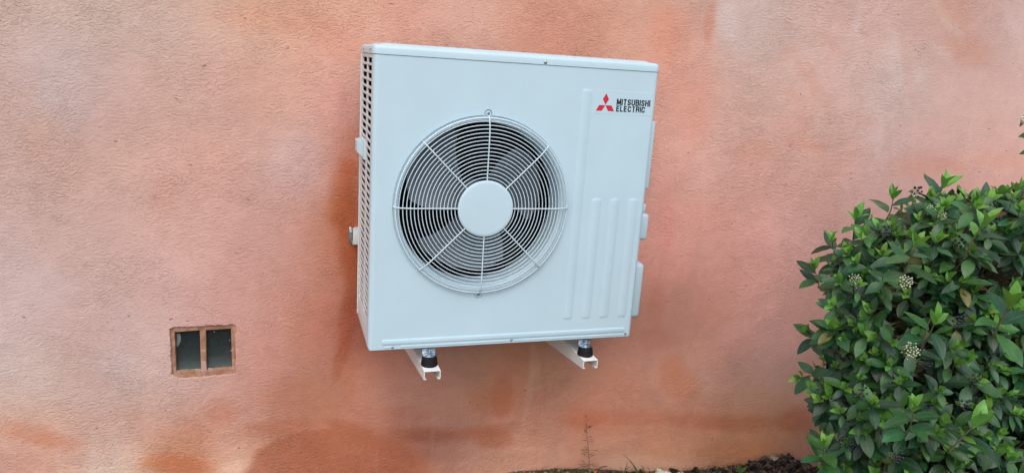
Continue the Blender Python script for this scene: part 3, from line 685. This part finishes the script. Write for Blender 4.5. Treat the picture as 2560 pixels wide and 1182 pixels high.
# feet
FX = (.1855, .7015)
for fx in FX:
    for fy, sg_ in ((-.004, 1), (D+.006, -1)):
        mb = MB(); prof = []
        lp = [(-.0215, .0), (.0215, .0)]+[(.0215*cos(t), -.012-.0150*sin(t)) for t in np.linspace(0, pi, 14)]
        lp = [(fx+a_, fy+.016*sg_+sg_*(b_2-.004)) for a_, b_2 in lp]
        if sg_ < 0: lp = lp[::-1]
        vs, fs = plate([lp], .003, .0008, lambda u, v, w_: (u, v, -.0235-w_), 1); mb.add(vs, fs)
        ya = fy+sg_*.013; mb.box(fx-.0215, fx+.0215, min(ya, ya+sg_*.003), max(ya, ya+sg_*.003), -.0240, -.0035, .0007, 1)
        mb.box(fx-.0215, fx+.0215, min(ya, ya+sg_*.05), max(ya, ya+sg_*.05), -.0075, -.0042, .0007, 1)
        mb.build('mounting_foot', M_zinc, unit, 30)

# ------------------------------------------------------------------ wall bracket
brk = thing('wall_bracket', 'white steel wall bracket with two channel arms carrying the air conditioner', 'bracket', (W/2, WY, -.14))
mb = MB(); mb.box(-.010, W+.02, WY-.030, WY-.0275, .222, .276, .001); mb.box(-.010, W+.02, WY-.030, WY+.004, .222, .2245, .001); mb.box(-.010, W+.02, WY-.030, WY+.004, .2735, .276, .001)
mb.build('cross_rail', M_arm, brk, 30)
mb = MB(); mb.box(-.022, -.006, WY-.014, WY-.011, .224, .280, .001); mb.lathe([(.005, 0), (.005, -.003), (.002, -.004)], (-.014, WY-.014, .262), 'y', 12); mb.build('fixing_tab', M_zinc, brk, 30)
RZ = -.0555
for fx in FX:
    AX = fx+.001; mb = MB(); hw = .0255; yf, yb = -.050, WY-.004
    zb = lambda y: -.0805-.125*(y-yf)
    T = .0028
    # top web
    mb.box(AX-hw, AX+hw, yf, yb, RZ-T, RZ, .0009, 2)
    for s in (-1, 1):   # tapering side flanges with a small inward lip
        x0, x1 = AX+s*hw, AX+s*(hw-T); ys = [yf, yb]
        vs = []
        for y in ys: vs += [(x0, y, RZ-.0008), (x1, y, RZ-.0008), (x1, y, zb(y)), (x0, y, zb(y))]
        mb.add(vs, [(0, 1, 2, 3), (4, 7, 6, 5), (0, 4, 5, 1), (1, 5, 6, 2), (2, 6, 7, 3), (3, 7, 4, 0)])
        xl = AX+s*(hw-.0085); vs = []
        for y in ys: vs += [(x0, y, zb(y)), (xl, y, zb(y)), (xl, y, zb(y)-T), (x0, y, zb(y)-T)]
        mb.add(vs, [(0, 1, 2, 3), (4, 7, 6, 5), (0, 4, 5, 1), (1, 5, 6, 2), (2, 6, 7, 3), (3, 7, 4, 0)])
    arm = mb.build('arm', M_arm, brk, 30)
    mb = MB(); mb.box(AX-hw+.004, AX+hw-.004, WY-.0275, WY-.024, zb(yb), .2735, .001); mb.box(AX-hw+.004, AX-hw+.007, WY-.027, WY+.004, zb(yb), .2225); mb.box(AX+hw-.007, AX+hw-.004, WY-.027, WY+.004, zb(yb), .2225)
    mb.build('upright', M_arm, brk, 30)
    for fy in (-.004, D+.006):
        mb = MB(); mb.lathe([(.0245, 0), (.0258, .003), (.0250, .008), (.0238, .018), (.0222, .0260), (.0215, .0285), (.0001, .0287)], (fx, fy, RZ), 'z', 40); mb.build('rubber_mount', M_rubber, arm, 35)
        mb = MB(); z = -.0235; mb.lathe([(.0135, 0), (.0135, .0016), (.0120, .0020)], (fx, fy, z), 'z', 28); mb.lathe([(.0090, .0019), (.0090, .0032), (.008, .0036)], (fx, fy, z), 'z', 24)
        mb.lathe([(.0072, .0035), (.0078, .0042), (.0078, .0092), (.0068, .0100)], (fx, fy, z), 'z', hexa=True)
        mb.lathe([(.0038, .0098), (.0038, .0150), (.003, .0160)], (fx, fy, z), 'z', 12); mb.build('nut', M_zinc, arm, 30)

# ------------------------------------------------------------------ leaves
def leaf_mat(name, rough, trans, veincol, coat):
    mt = mat(name, (.1, .2, .05), rough, spec=.5, coat=coat); h = N(mt); mt.node_tree.nodes['Principled BSDF'].inputs['Coat Roughness'].default_value = .35
    a = h.n('ShaderNodeAttribute', attribute_name='tint'); uv = h.n('ShaderNodeUVMap', uv_map='leaf'); s = h.n('ShaderNodeSeparateXYZ'); h.l(uv.outputs[0], s.inputs[0])
    au = h.math('ABSOLUTE', h.math('SUBTRACT', s.outputs[0], .5))
    mid = h.math('SUBTRACT', 1.0, h.math('MULTIPLY', au, 22.0), True)
    ph = h.math('SUBTRACT', h.math('MULTIPLY', s.outputs[1], 7.0), h.math('MULTIPLY', au, 5.0)); fr = h.math('ABSOLUTE', h.math('SUBTRACT', h.math('FRACT', ph), .5))
    lat = h.math('SUBTRACT', 1.0, h.math('MULTIPLY', fr, 9.0), True)
    vein = h.math('MAXIMUM', h.math('MULTIPLY', mid, .65), h.math('MULTIPLY', lat, .10))
    tc = h.n('ShaderNodeTexCoord'); nn = h.noise(tc.outputs['Object'], 45, 3, .6)
    c = h.mix('MULTIPLY', 1.0, a.outputs['Color'], h.ramp(nn.outputs[0], [(.3, .72), (.7, 1.25)]))
    c = h.mix('MIX', vein, c, veincol); h.l(c, h.b.inputs['Base Color'])
    h.l(h.bump(h.math('SUBTRACT', h.math('MULTIPLY', fr, 1.0), h.math('MULTIPLY', mid, .6)), .28, .0015), h.b.inputs['Normal'])
    if trans:
        tr = h.n('ShaderNodeBsdfTranslucent'); h.l(h.mix('MULTIPLY', 1.0, c, (1.0, 1.25, .5)), tr.inputs[0]); mx = h.n('ShaderNodeMixShader'); mx.inputs[0].default_value = trans
        out = h.t.nodes['Material Output']; h.l(h.b.outputs[0], mx.inputs[1]); h.l(tr.outputs[0], mx.inputs[2]); h.l(mx.outputs[0], out.inputs[0])
    return mt
M_leaf_old = leaf_mat('mature_leaf', .40, .08, (.10, .18, .09), .12)
M_leaf_new = leaf_mat('young_leaf', .45, .22, (.30, .42, .16), .15)
M_bark = mat('grey_brown_bark', (.10, .08, .06), .9); h = N(M_bark); tc = h.n('ShaderNodeTexCoord')
bn = h.noise(tc.outputs['Object'], 90, 5, .7); h.l(h.ramp(bn.outputs[0], [(.3, (.05, .038, .03)), (.7, (.19, .16, .125))]), h.b.inputs['Base Color']); h.l(h.bump(bn.outputs[0], .6, .003), h.b.inputs['Normal'])
M_twig = mat('reddish_green_twig', (.10, .07, .035), .7)
PROF = [(0, .05), (.10, .42), (.28, .86), (.48, 1.0), (.68, .84), (.86, .46), (1, .03)]
class Leaves:
    def __init__(s): s.V = []; s.C = []; s.M = []; s.UV = []
    def leaf(s, base, d, nrm, L, Wd, col, mi, droop=.2, fold=.35, wav=.0):
        d = d/np.linalg.norm(d); side = np.cross(d, nrm); side /= np.linalg.norm(side)+1e-9; up = np.cross(side, d)
        vs = []; tw = random.uniform(-.25, .25)
        for i, (t, w_) in enumerate(PROF):
            cpt = base+d*L*t*(1-.10*abs(droop)*t)-up*L*droop*t*t
            ed_ = wav*L*sin(i*2.3+s.ph)
            sd = side*cos(tw*t)+up*sin(tw*t)
            for sgn in (-1, 0, 1):
                q = cpt+sd*sgn*Wd*.5*w_+(up*Wd*.5*w_*fold if sgn else 0)+(up*ed_*sgn*w_ if sgn else 0); vs.append(q)
        s.V.append(vs); s.C.append(col); s.M.append(mi)
    ph = 0
    def build(s, name, parent):
        n = len(s.V); nv = len(PROF)*3; V = np.array(s.V).reshape(-1, 3)
        f1 = []; 
        for i in range(len(PROF)-1):
            for k in range(2): a = i*3+k; f1.append((a, a+1, a+4, a+3))
        f1 = np.array(f1); F = (f1[None]+(np.arange(n)*nv)[:, None, None]).reshape(-1, 4)
        me = bpy.data.meshes.new(name); me.from_pydata(V.tolist(), [], F.tolist())
        me.polygons.foreach_set('material_index', np.repeat(np.array(s.M), len(f1)))
        ca = me.color_attributes.new('tint', 'FLOAT_COLOR', 'POINT'); cc = np.ones((n*nv, 4)); cc[:, :3] = np.repeat(np.array(s.C), nv, 0); ca.data.foreach_set('color', cc.ravel())
        uvl = me.uv_layers.new(name='leaf'); uvv = np.array([(k*.5, t) for t, w_ in PROF for k in range(3)]); uvl.data.foreach_set('uv', uvv[(F % nv).ravel()].ravel())
        me.shade_smooth(); return link(name, me, [M_leaf_old, M_leaf_new], parent)
def rnd(a, b): return random.uniform(a, b)
def unit_v(v): v = np.asarray(v, float); return v/(np.linalg.norm(v)+1e-9)
def old_col():
    k = rnd(.4, 1.5); g = rnd(0, 1); c = np.array([.018+.022*g, .088+.034*g, .036-.014*g])*k
    if random.random() < .015: c = np.array([.22, .20, .04])*rnd(.6, 1)
    if random.random() < .008: c = np.array([.10, .045, .02])
    return c
def new_col():
    k = rnd(.7, 1.25); g = rnd(0, 1); return np.array([.12+.09*g, .36+.05*g, .06+.01*g])*k
def shoot(LV, TW, tip, d, old=3, new=2, size=1.0, length=.13):
    d = unit_v(d); a = unit_v(np.cross(d, unit_v([rnd(-1, 1), rnd(-1, 1), rnd(-.3, 1)]))); b = np.cross(d, a)
    base = tip-d*length; s0_ = .0015
    TW.tube([base, (base+tip)/2+a*rnd(-.006, .006), tip], [.0021*size, .0017*size, .0011*size], 5, cap=False)
    tot = old+new; k0 = rnd(0, 1)
    for i in range(old):
        t = .15+.75*i/max(old, 1); p = base+d*length*t; ang = (i % 2)*pi/2+k0
        for s in (0, pi):
            if random.random() < .12: continue
            o = a*cos(ang+s)+b*sin(ang+s); dd = unit_v(o*rnd(.75, 1.2)+d*rnd(.2, .7)+np.array([0, 0, -rnd(.0, .45)])+np.array([rnd(-.2, .2) for _ in range(3)]))
            nr = unit_v(d*.9+np.array([0, -.15, .7])-o*.2); L = rnd(.060, .092)*size; LV.ph = rnd(0, 6)
            LV.leaf(p+o*.004, dd, nr, L, L*rnd(.40, .52), old_col(), 0, rnd(.0, .38), rnd(.10, .35), .012)
    for i in range(new):
        p = tip-d*.012*(new-1-i); ang = ((i+old) % 2)*pi/2+k0+rnd(-.2, .2)
        for s in (0, pi):
            o = a*cos(ang+s)+b*sin(ang+s); sp = rnd(.45, 1.0)*(1-.35*i); dd = unit_v(o*sp+d*1.0+np.array([0, 0, .25]))
            nr = unit_v(d*.5-o*1.0+np.array([0, 0, .3])); L = rnd(.038, .068)*size*(1-.20*i); LV.ph = rnd(0, 6)
            LV.leaf(p, dd, nr, L, L*rnd(.42, .56), new_col(), 1, rnd(-.12, .25), rnd(.25, .55), .006)
    if new and random.random() < .6:
        LV.leaf(tip, unit_v(d+a*rnd(-.3, .3)), a, .022*size, .008*size, new_col(), 1, 0, .5)

# ------------------------------------------------------------------ big shrub
SY = -.52; SK = .84
SC = at(2490, 830, SY); SR = np.array([.72, .36, .76])
SIL = np.array([(2900,430),(2560,462),(2500,492),(2430,500),(2395,478),(2330,478),(2290,500),(2230,520),(2170,555),(2135,570),(2120,610),(2075,660),(2060,700),(2070,760),(2050,830),(2060,870),(2035,930),(2040,1000),(2065,1050),(2050,1100),(2055,1182),(2060,1500),(2900,1500)], float)
def topx(p):
    v = np.asarray(p)-CAM; z_ = v@FWD; return 1280+FPX*(v@RGT)/z_, 591-FPX*(v@UPV)/z_
TBX = float(at(2350, 1090, SY)[0]); gz0 = float(gh(TBX, SY))
shrub = thing('shrub', 'big leafy evergreen shrub with white flower heads, right of the air conditioner', 'shrub', (TBX, SY, gz0))
LV, TW = Leaves(), MB()
trunk_top = at(2346, 985, SY); tb = np.array([TBX+.01, SY, gz0-.03])
lim = MB(); limpts = []
tr = MB(); trp = [tb+(trunk_top-tb)*t+np.array([.012*sin(5*t), .01*cos(4*t), 0]) for t in np.linspace(0, 1, 9)]
tr.tube(trp, [.032-.011*t for t in np.linspace(0, 1, 9)], 12)
trunk = tr.build('trunk', M_bark, shrub, 60)
def surf_pt(k=1.0):
    while True:
        v = unit_v([random.gauss(0, 1), random.gauss(0, 1), random.gauss(0, 1)])
        if v[2] < -.97: continue
        n = 3.0; r = (abs(v[0])**n+abs(v[1])**n+abs(v[2])**n)**(-1/n)
        return v*r, v
for i in range(60):
    q, v = surf_pt(); e_ = SC+q*SR*rnd(.5, .75)
    ex_, ey_ = topx(e_)
    if not inside(np.array([ex_-25, ex_+10]), np.array([ey_-75, ey_-75]), SIL).all() or e_[2] < gz0+.1: continue
    t0 = rnd(.15, 1); s_ = tb+(trunk_top-tb)*t0; s_[2] = max(s_[2], gz0+.05)
    midp = s_+(e_-s_)*.45+np.array([0, 0, rnd(-.02, .10)]); pts = [s_*(1-t)**2+2*midp*t*(1-t)+e_*t*t for t in np.linspace(0, 1, 9)]
    r0 = rnd(.006, .012); lim.tube(pts, [r0*(1-.75*t) for t in np.linspace(0, 1, 9)], 7); limpts += pts[2:]
lim.build('branches', M_bark, shrub, 60)
LP = np.array(limpts); twg = MB()
tips = []
def lump(v): return 1+.07*sin(v[0]*7+1)*cos(v[2]*6)+.05*sin(v[2]*13+v[1]*9+2)+rnd(-.05, .06)
for i in range(12000):
    if len(tips) > 3500: break
    q, v = surf_pt()
    outer_ = i % 5 < 3
    depth = rnd(.93, 1.0) if outer_ else rnd(.4, .9)
    if v[1] > .55 and random.random() < .35: continue         # the side towards the wall is thinner
    p = SC+q*SR*depth*lump(v)
    sx_, sy_ = topx(p)
    if not inside(np.array([sx_]), np.array([sy_]), SIL)[0]: continue
    if p[1] > WY-.05: continue
    if p[2] < float(gh(p[0], p[1]))+.06: continue
    tips.append(p)
    if outer_: d = unit_v(v*[1, 1, .7]+np.array([0, -.05, .65])+np.array([rnd(-.35, .35) for _ in range(3)])); new = (3 if random.random() < .35 else 2) if random.random() < .70+.3*v[2] else (1 if random.random() < .5 else 0)
    else: d = unit_v(v*[1, 1, .4]+np.array([0, 0, .4])+np.array([rnd(-.6, .6) for _ in range(3)])); new = 1 if random.random() < .12 else 0
    ln = rnd(.055, .09); shoot(LV, twg, p, d, random.choice([3, 3, 4]), new, rnd(.46, .74), ln)
    b_ = p-d*ln; j = ((LP-b_)**2).sum(1).argmin(); a_ = LP[j]
    if np.linalg.norm(a_-b_) < .45:
        mm = (a_+b_)/2+np.array([rnd(-.02, .02), rnd(-.02, .02), -rnd(0, .03)]); twg.tube([a_, mm, b_], [.0038, .003, .0024], 5, cap=False)
# a few leading sprigs that give the outline of the photograph
for x, y, Y, dx_, dz_, sz in ((2000,945,-0.44,-1,.05,0.86),(2035,668,-0.42,-.6,.8,0.86),(2140,545,-0.47,-.3,1,0.90),(2235,490,-0.52,-.1,1,0.86),(2360,462,-0.57,.1,1,1.03),(2440,505,-0.62,-.1,1,0.86),(2500,490,-0.62,0,1,0.95),(2545,475,-0.62,.2,1,0.86),(2080,600,-0.42,-.6,.8,0.86),(2020,830,-0.42,-.9,.5,0.86),(2035,1100,-0.37,-.8,.5,0.86),(2060,1030,-0.42,-.9,.4,0.86),(2290,610,-0.87,0,1,0.86),(2460,560,-0.92,.1,1,0.99),(2340,800,-0.94,0,1,0.86),(2440,1060,-0.94,.5,1,1.07),(2285,1020,-0.92,-.2,1,0.86),(2525,760,-0.97,0,1,1.03),(2060,1110,-0.72,-.4,1,0.86)):
    p = at(x, y, Y); shoot(LV, twg, p, [dx_, -.25, dz_], 3, 2, sz, .085)
    b_ = p-unit_v([dx_, -.25, dz_])*.085; a_ = LP[((LP-b_)**2).sum(1).argmin()]; twg.tube([a_, (a_+b_)/2+np.array([0, .05, -.02]), b_], [.0022, .0018, .0016], 5, cap=False)
twg.build('twigs', M_twig, shrub, 60, fix=False)
LV.build('foliage', shrub)
M_petal = mat('white_buds', (.62, .68, .48), .6); M_stalk = mat('pale_green_stalk', (.22, .32, .10), .6); M_berry = mat('blue_black_berries', (.01, .012, .035), .25)
def umbel(c, face, R_, n, name, par, matb, br=.0032, stalk=True):
    f_ = unit_v(face); a = unit_v(np.cross(f_, [.3, .2, 1])); b = np.cross(f_, a); mb = MB()
    for k in range(n):
        rr = R_*sqrt((k+.5)/n)*rnd(.85, 1.1); th = k*2.4; p = c+a*rr*cos(th)+b*rr*sin(th)+f_*(sqrt(max(R_*R_*1.2-rr*rr, 0))*.55+rnd(-.003, .003))
        if stalk: mb.tube([c-f_*.03, p], .0006, 4, mi=1, cap=False)
        bm = bmesh.new(); bmesh.ops.create_icosphere(bm, subdivisions=1, radius=br*rnd(.75, 1.2)); bmesh.ops.translate(bm, verts=bm.verts, vec=Vector(p)); mb.bm(bm)
    return mb.build(name, [matb, M_stalk], par, 60, fix=False)
for x, y, Y, R_ in ((2136,702,-0.66,0.029),(2262,706,-0.90,0.025),(2275,876,-0.94,0.030),(2325,527,-0.69,0.024),(2352,540,-0.72,0.020),(2284,487,-0.59,0.012)):
    umbel(at(x, y, Y), [-.3, -.9, .5], R_*.62, int(38*R_/.034), 'flower_head', shrub, M_petal, .0017)
for x, y, Y in ((2215,575,-0.74),(2290,478,-0.59),(2400,600,-0.86),(2100,1095,-0.74),(2125,1110,-0.74),(2240,1140,-0.90),(2410,1010,-0.90),(2150,980,-0.84),(2310,905,-0.92),(2435,945,-0.90),(2395,800,-0.92)):
    umbel(at(x, y, Y), [-.2, -.9, .2], .016, 9, 'berry_cluster', shrub, M_berry, .0036)

# second shrub, only a sprig of it reaches into the picture
p = at(2553, 300, -.1); gx2 = 2.62; gz2 = float(gh(gx2, -.1))
sh2 = thing('shrub', 'taller dark leaved shrub whose sprig shows at the right edge above the big shrub', 'shrub', (gx2, -.1, gz2))
LV2, TW2 = Leaves(), MB(); st = [np.array([gx2, -.1, gz2-.02])]; top = p+np.array([.17, 0, .05])
for t in np.linspace(.2, 1, 6): st.append(np.array([gx2+.04*sin(3*t), -.1, gz2])*(1-t)+top*t+np.array([.05*sin(pi*t), 0, 0]))
tr = MB(); tr.tube(st, [.016-.011*t for t in np.linspace(0, 1, 7)], 8); tr.build('trunk', M_bark, sh2, 60)
for x, y, dx_, dz_, o_, n_ in ((2572,312,-.9,.4,2,0),(2580,345,-1,-.1,2,0),(2580,372,-1,-.05,1,0),(2588,415,-.9,0,1,0),(2640,290,.3,.9,3,1),(2680,360,.9,.3,3,1),(2690,430,.8,.2,3,0)):
    q = at(x, y, -.1); shoot(LV2, TW2, q, [dx_, -.2, dz_], o_, n_, .85, .08); TW2.tube([q-unit_v([dx_, -.2, dz_])*.08, st[-2]], .002, 5, cap=False)
TW2.build('twigs', M_twig, sh2, 60, fix=False); LV2.build('foliage', sh2)
umbel(at(2560, 301, -.14), [-.3, -.6, .8], .014, 16, 'flower_head', sh2, M_petal)

# ------------------------------------------------------------------ foot of the wall: litter, stones, weeds
def attr_mat(name, rough=.9, b=.4):
    mt = mat(name, (.2, .2, .2), rough, spec=.3); h = N(mt); a = h.n('ShaderNodeAttribute', attribute_name='tint'); tc = h.n('ShaderNodeTexCoord'); n_ = h.noise(tc.outputs['Object'], 130, 4, .65)
    h.l(h.mix('MULTIPLY', 1.0, a.outputs['Color'], h.ramp(n_.outputs[0], [(.3, .65), (.7, 1.25)])), h.b.inputs['Base Color']); h.l(h.bump(n_.outputs[0], b, .003), h.b.inputs['Normal']); return mt
M_stone = attr_mat('stone_mix'); M_litter = attr_mat('dry_leaf'); M_grass = attr_mat('green_blade', .6, .1)
def pebble(mb, c, r, col, flat=.6, sub=1):
    bm = bmesh.new(); bmesh.ops.create_icosphere(bm, subdivisions=sub, radius=r); sx_, sy_ = rnd(.8, 1.4), rnd(.8, 1.3); sd_ = rnd(0, 9)
    rot = Matrix.Rotation(rnd(0, 6.3), 3, 'Z')@Matrix.Rotation(rnd(-.4, .4), 3, 'X')
    for v in bm.verts:
        k = 1+.22*sin(v.co.x/r*2.3+sd_)*cos(v.co.z/r*2.9+sd_*2)+.12*sin(v.co.y/r*4+sd_); v.co = rot@Vector((v.co.x*k*sx_, v.co.y*k*sy_, v.co.z*k*flat))+Vector(c)
    mb.bm(bm, col)
mb = MB()
for i in range(2600):
    x = rnd(.2, 2.9) if i % 4 else rnd(-1.1, .4); y = WY-abs(random.gauss(0, .13)); c = random.choice([(.10, .065, .045), (.15, .10, .075), (.30, .22, .16), (.42, .24, .16), (.45, .40, .32), (.55, .50, .42), (.26, .20, .15), (.40, .34, .27)])
    r = rnd(.0018, .0065)*(1.25 if random.random() < .1 else 1); pebble(mb, (x, y, float(gh(x, y))+r*.25), r, c)
o = mb.build('gravel', M_stone, None, 40, fix=False); tag(o, 'brown and pale gravel crumbs scattered along the foot of the wall', 'gravel', kind='stuff')
# moss
mb = MB()
for i in range(2600):
    cx_ = random.choice([1.05, 1.15, .82, .92, 1.38, 1.45, 1.6, .78, 1.75]); x = random.gauss(cx_, .07); y = WY-abs(random.gauss(.01, .05)); z = float(gh(x, y)); L = rnd(.004, .014); a = rnd(0, 6.3); g = rnd(.5, 1.2)
    mb.add([(x-.0012*cos(a), y-.0012*sin(a), z), (x+.0012*cos(a), y+.0012*sin(a), z), (x+rnd(-.006, .006), y+rnd(-.006, .003), z+L)], [(0, 1, 2)], (.07*g, .095*g, .025*g))
o = mb.build('moss', M_grass, None, 0, fix=False); tag(o, 'dull green moss and tiny weeds in clumps along the wall foot', 'moss', kind='stuff')
# dead leaves
mb = MB()
def dead(x, y, z, L):
    a = rnd(0, 6.3); tl = rnd(-.7, .7); R = Matrix.Rotation(a, 3, 'Z')@Matrix.Rotation(tl, 3, 'X')@Matrix.Rotation(rnd(-.8, .8), 3, 'Y'); cu = rnd(.5, 2.2); k = rnd(.5, 1.5); col = np.array(random.choice([(.055, .035, .028), (.075, .05, .038), (.11, .08, .062), (.04, .028, .026), (.14, .105, .085)]))*k
    vs = []
    for t, w_ in PROF:
        for s in (-1, 0, 1): vs.append(R@Vector(((t-.5)*L, s*w_*L*.24, abs(s)*w_*L*.14*cu+((t-.5)**2)*L*.7*cu))+Vector((x, y, z)))
    f = [(i*3+k_, i*3+k_+1, i*3+k_+4, i*3+k_+3) for i in range(6) for k_ in range(2)]; mb.add(vs, f, tuple(col))
for i in range(520):
    t = random.random()
    if t < .72: x = random.gauss(1.88, .11)
    elif t < .80: x = random.gauss(1.42, .10)
    else: x = rnd(.9, 2.6)
    y = WY-.015-abs(random.gauss(0, .11)); hp = .042*math.exp(-((x-1.92)/.15)**2)*math.exp(-((y-.36)/.12)**2); dead(x, y, float(gh(x, y))+.006+hp*random.random(), rnd(.025, .06))
o = mb.build('leaf_litter', M_litter, None, 50, fix=False); tag(o, 'heap of dark brown curled dead leaves at the wall foot beside the shrub', 'leaf litter', kind='stuff')
# twigs
mb = MB()
for i in range(170):
    x = rnd(.75, 2.4); y = WY-.01-abs(random.gauss(0, .07)); z = float(gh(x, y))+rnd(.003, .02); a = rnd(0, 6.3); L = rnd(.015, .05); mb.tube([(x, y, z), (x+cos(a)*L*.5, min(y+sin(a)*L*.3, WY-.004), z+rnd(0, .012)), (x+cos(a)*L, min(y+sin(a)*L*.5, WY-.004), z+rnd(-.003, .015))], rnd(.0005, .0013), 4, col=(.06, .042, .032))
o = mb.build('twig_litter', M_litter, None, 40, fix=False); tag(o, 'thin dry twigs and stalks strewn over the soil below the wall', 'twigs', kind='stuff')
# individual stones
for x, y, r, col, lb in ((1652,1178,.030,(.62, .64, .58),'white knobbly stone in the middle of the wall foot, largest of the pale pair'),(1700,1180,.022,(.60, .62, .57),'white flat stone just right of the largest white stone'),(1518,1176,.014,(.52, .48, .40),'cream pebble right of the thin upright weed'),(1936,1138,.017,(.30, .25, .19),'tan rounded stone sitting on top of the dead leaf heap'),(1596,1183,.015,(.56, .55, .50),'small off white stone left of the largest white stone'),(1490,1172,.010,(.50, .20, .10),'orange brick chip at the base of the thin upright weed'),(1990,1156,.018,(.55, .56, .55),'grey white stone between the leaf heap and the shrub')):
    q = at(x, y, WY-.035); mb = MB(); [pebble(mb, (q[0]+(rnd(-.7, .7)*r if k else 0), WY-.035+(rnd(-.5, .3)*r if k else 0), max(float(gh(q[0], WY-.035))+r*.1, q[2]-.012)+(rnd(-.2, .4)*r if k else 0)), r*(.45 if k else .8), col, .6, 3) for k in range(5 if r > .015 else 1)]; o = mb.build('stone', M_stone, None, 60); tag(o, lb, 'stone', 'loose stones along the foot of the wall')
# thin upright weed
q = at(1472, 1176, WY-.02); gz_ = float(gh(q[0], WY-.02)); tp = at(1467, 1036, WY-.02)
wd = thing('weed', 'thin upright brown weed stalk standing against the wall below the unit', 'weed', (q[0], WY-.02, gz_)); mb = MB(); lf = MB()
b0 = np.array([q[0], WY-.02, gz_-.01]); ptsw = [b0+(tp-b0)*t+np.array([.004*sin(6*t), 0, 0]) for t in np.linspace(0, 1, 14)]; mb.tube(ptsw, [.0013-.0009*t for t in np.linspace(0, 1, 14)], 5, col=(.12, .08, .05))
for i in range(34):
    t = rnd(.05, .97)**1.2; p = b0+(tp-b0)*t; L = (.050*(1-t)+.008)*rnd(.5, 1.1); a = random.choice([-1, 1]); d = unit_v([a, rnd(-.7, .1), rnd(.0, .8)]); e_ = p+d*L; mb.tube([p, (p+e_)/2+np.array([0, 0, .003]), e_], .00045, 4, col=(.12, .09, .05))
    for k in range(int(3+L*90)):
        c_ = p+(e_-p)*rnd(.3, 1.05); s_ = rnd(.0015, .0035); cl = (.10, .16, .04) if t < .45 else (.15, .14, .05); lf.add([c_, c_+np.array([s_, rnd(-.001, .001), s_*.4]), c_+np.array([s_*1.4, 0, s_*1.6]), c_+np.array([s_*.2, 0, s_])], [(0, 1, 2, 3)], cl)
mb.build('stem', M_litter, wd, 40, fix=False); lf.build('leaves', M_grass, wd, 0, fix=False)
# grass blades
q = at(1592, 1182, WY-.045); gt = thing('grass_tuft', 'few green grass blades leaning left at the wall foot, right of the upright weed', 'grass', (q[0], WY-.045, float(gh(q[0], WY-.045))))
for (x0, y0, x1, y1) in ((1598,1184,1556,1133),(1592,1184,1572,1150),(1612,1184,1600,1160),(1560,1180,1568,1152)):
    a = at(x0, y0, WY-.045); b = at(x1, y1, WY-.03); mb = MB(); vs = []
    for t in np.linspace(0, 1, 7):
        p = a*(1-t)+b*t+np.array([0, -.006*sin(pi*t), .010*sin(pi*t)]); w_ = .0028*(1-t)**.7+.0002; vs += [p-np.array([w_, 0, 0]), p+np.array([0, -.0012, 0]), p+np.array([w_, 0, 0])]
    mb.add(vs, [(i*3+k_, i*3+k_+1, i*3+k_+4, i*3+k_+3) for i in range(6) for k_ in range(2)], (.09, .15, .04)); mb.build('blade', M_grass, gt, 40, fix=False)
# seedling and low leaves
q = at(1846, 1184, WY-.08); sdl = thing('seedling', 'small seedling with two bright green leaves in front of the dead leaf heap', 'seedling', (q[0], WY-.08, float(gh(q[0], WY-.08)))); LV3 = Leaves()
p = at(1848, 1182, WY-.08); LV3.leaf(p, np.array([-.35, -.1, 1]), np.array([.3, -1, .1]), .050, .018, np.array([.10, .26, .05]), 1, .1, .3); LV3.leaf(p, np.array([.75, -.1, 1]), np.array([-.2, -1, .2]), .052, .015, np.array([.14, .32, .08]), 1, -.2, .3); LV3.leaf(p, np.array([.1, -.6, .3]), np.array([0, -.3, 1]), .03, .012, np.array([.08, .2, .04]), 1, .1, .3)
LV3.build('leaves', sdl); mb = MB(); mb.tube([(p[0], p[1], float(gh(p[0], p[1]))-.01), tuple(p)], .0012, 6); mb.build('stem', M_stalk, sdl, 40)
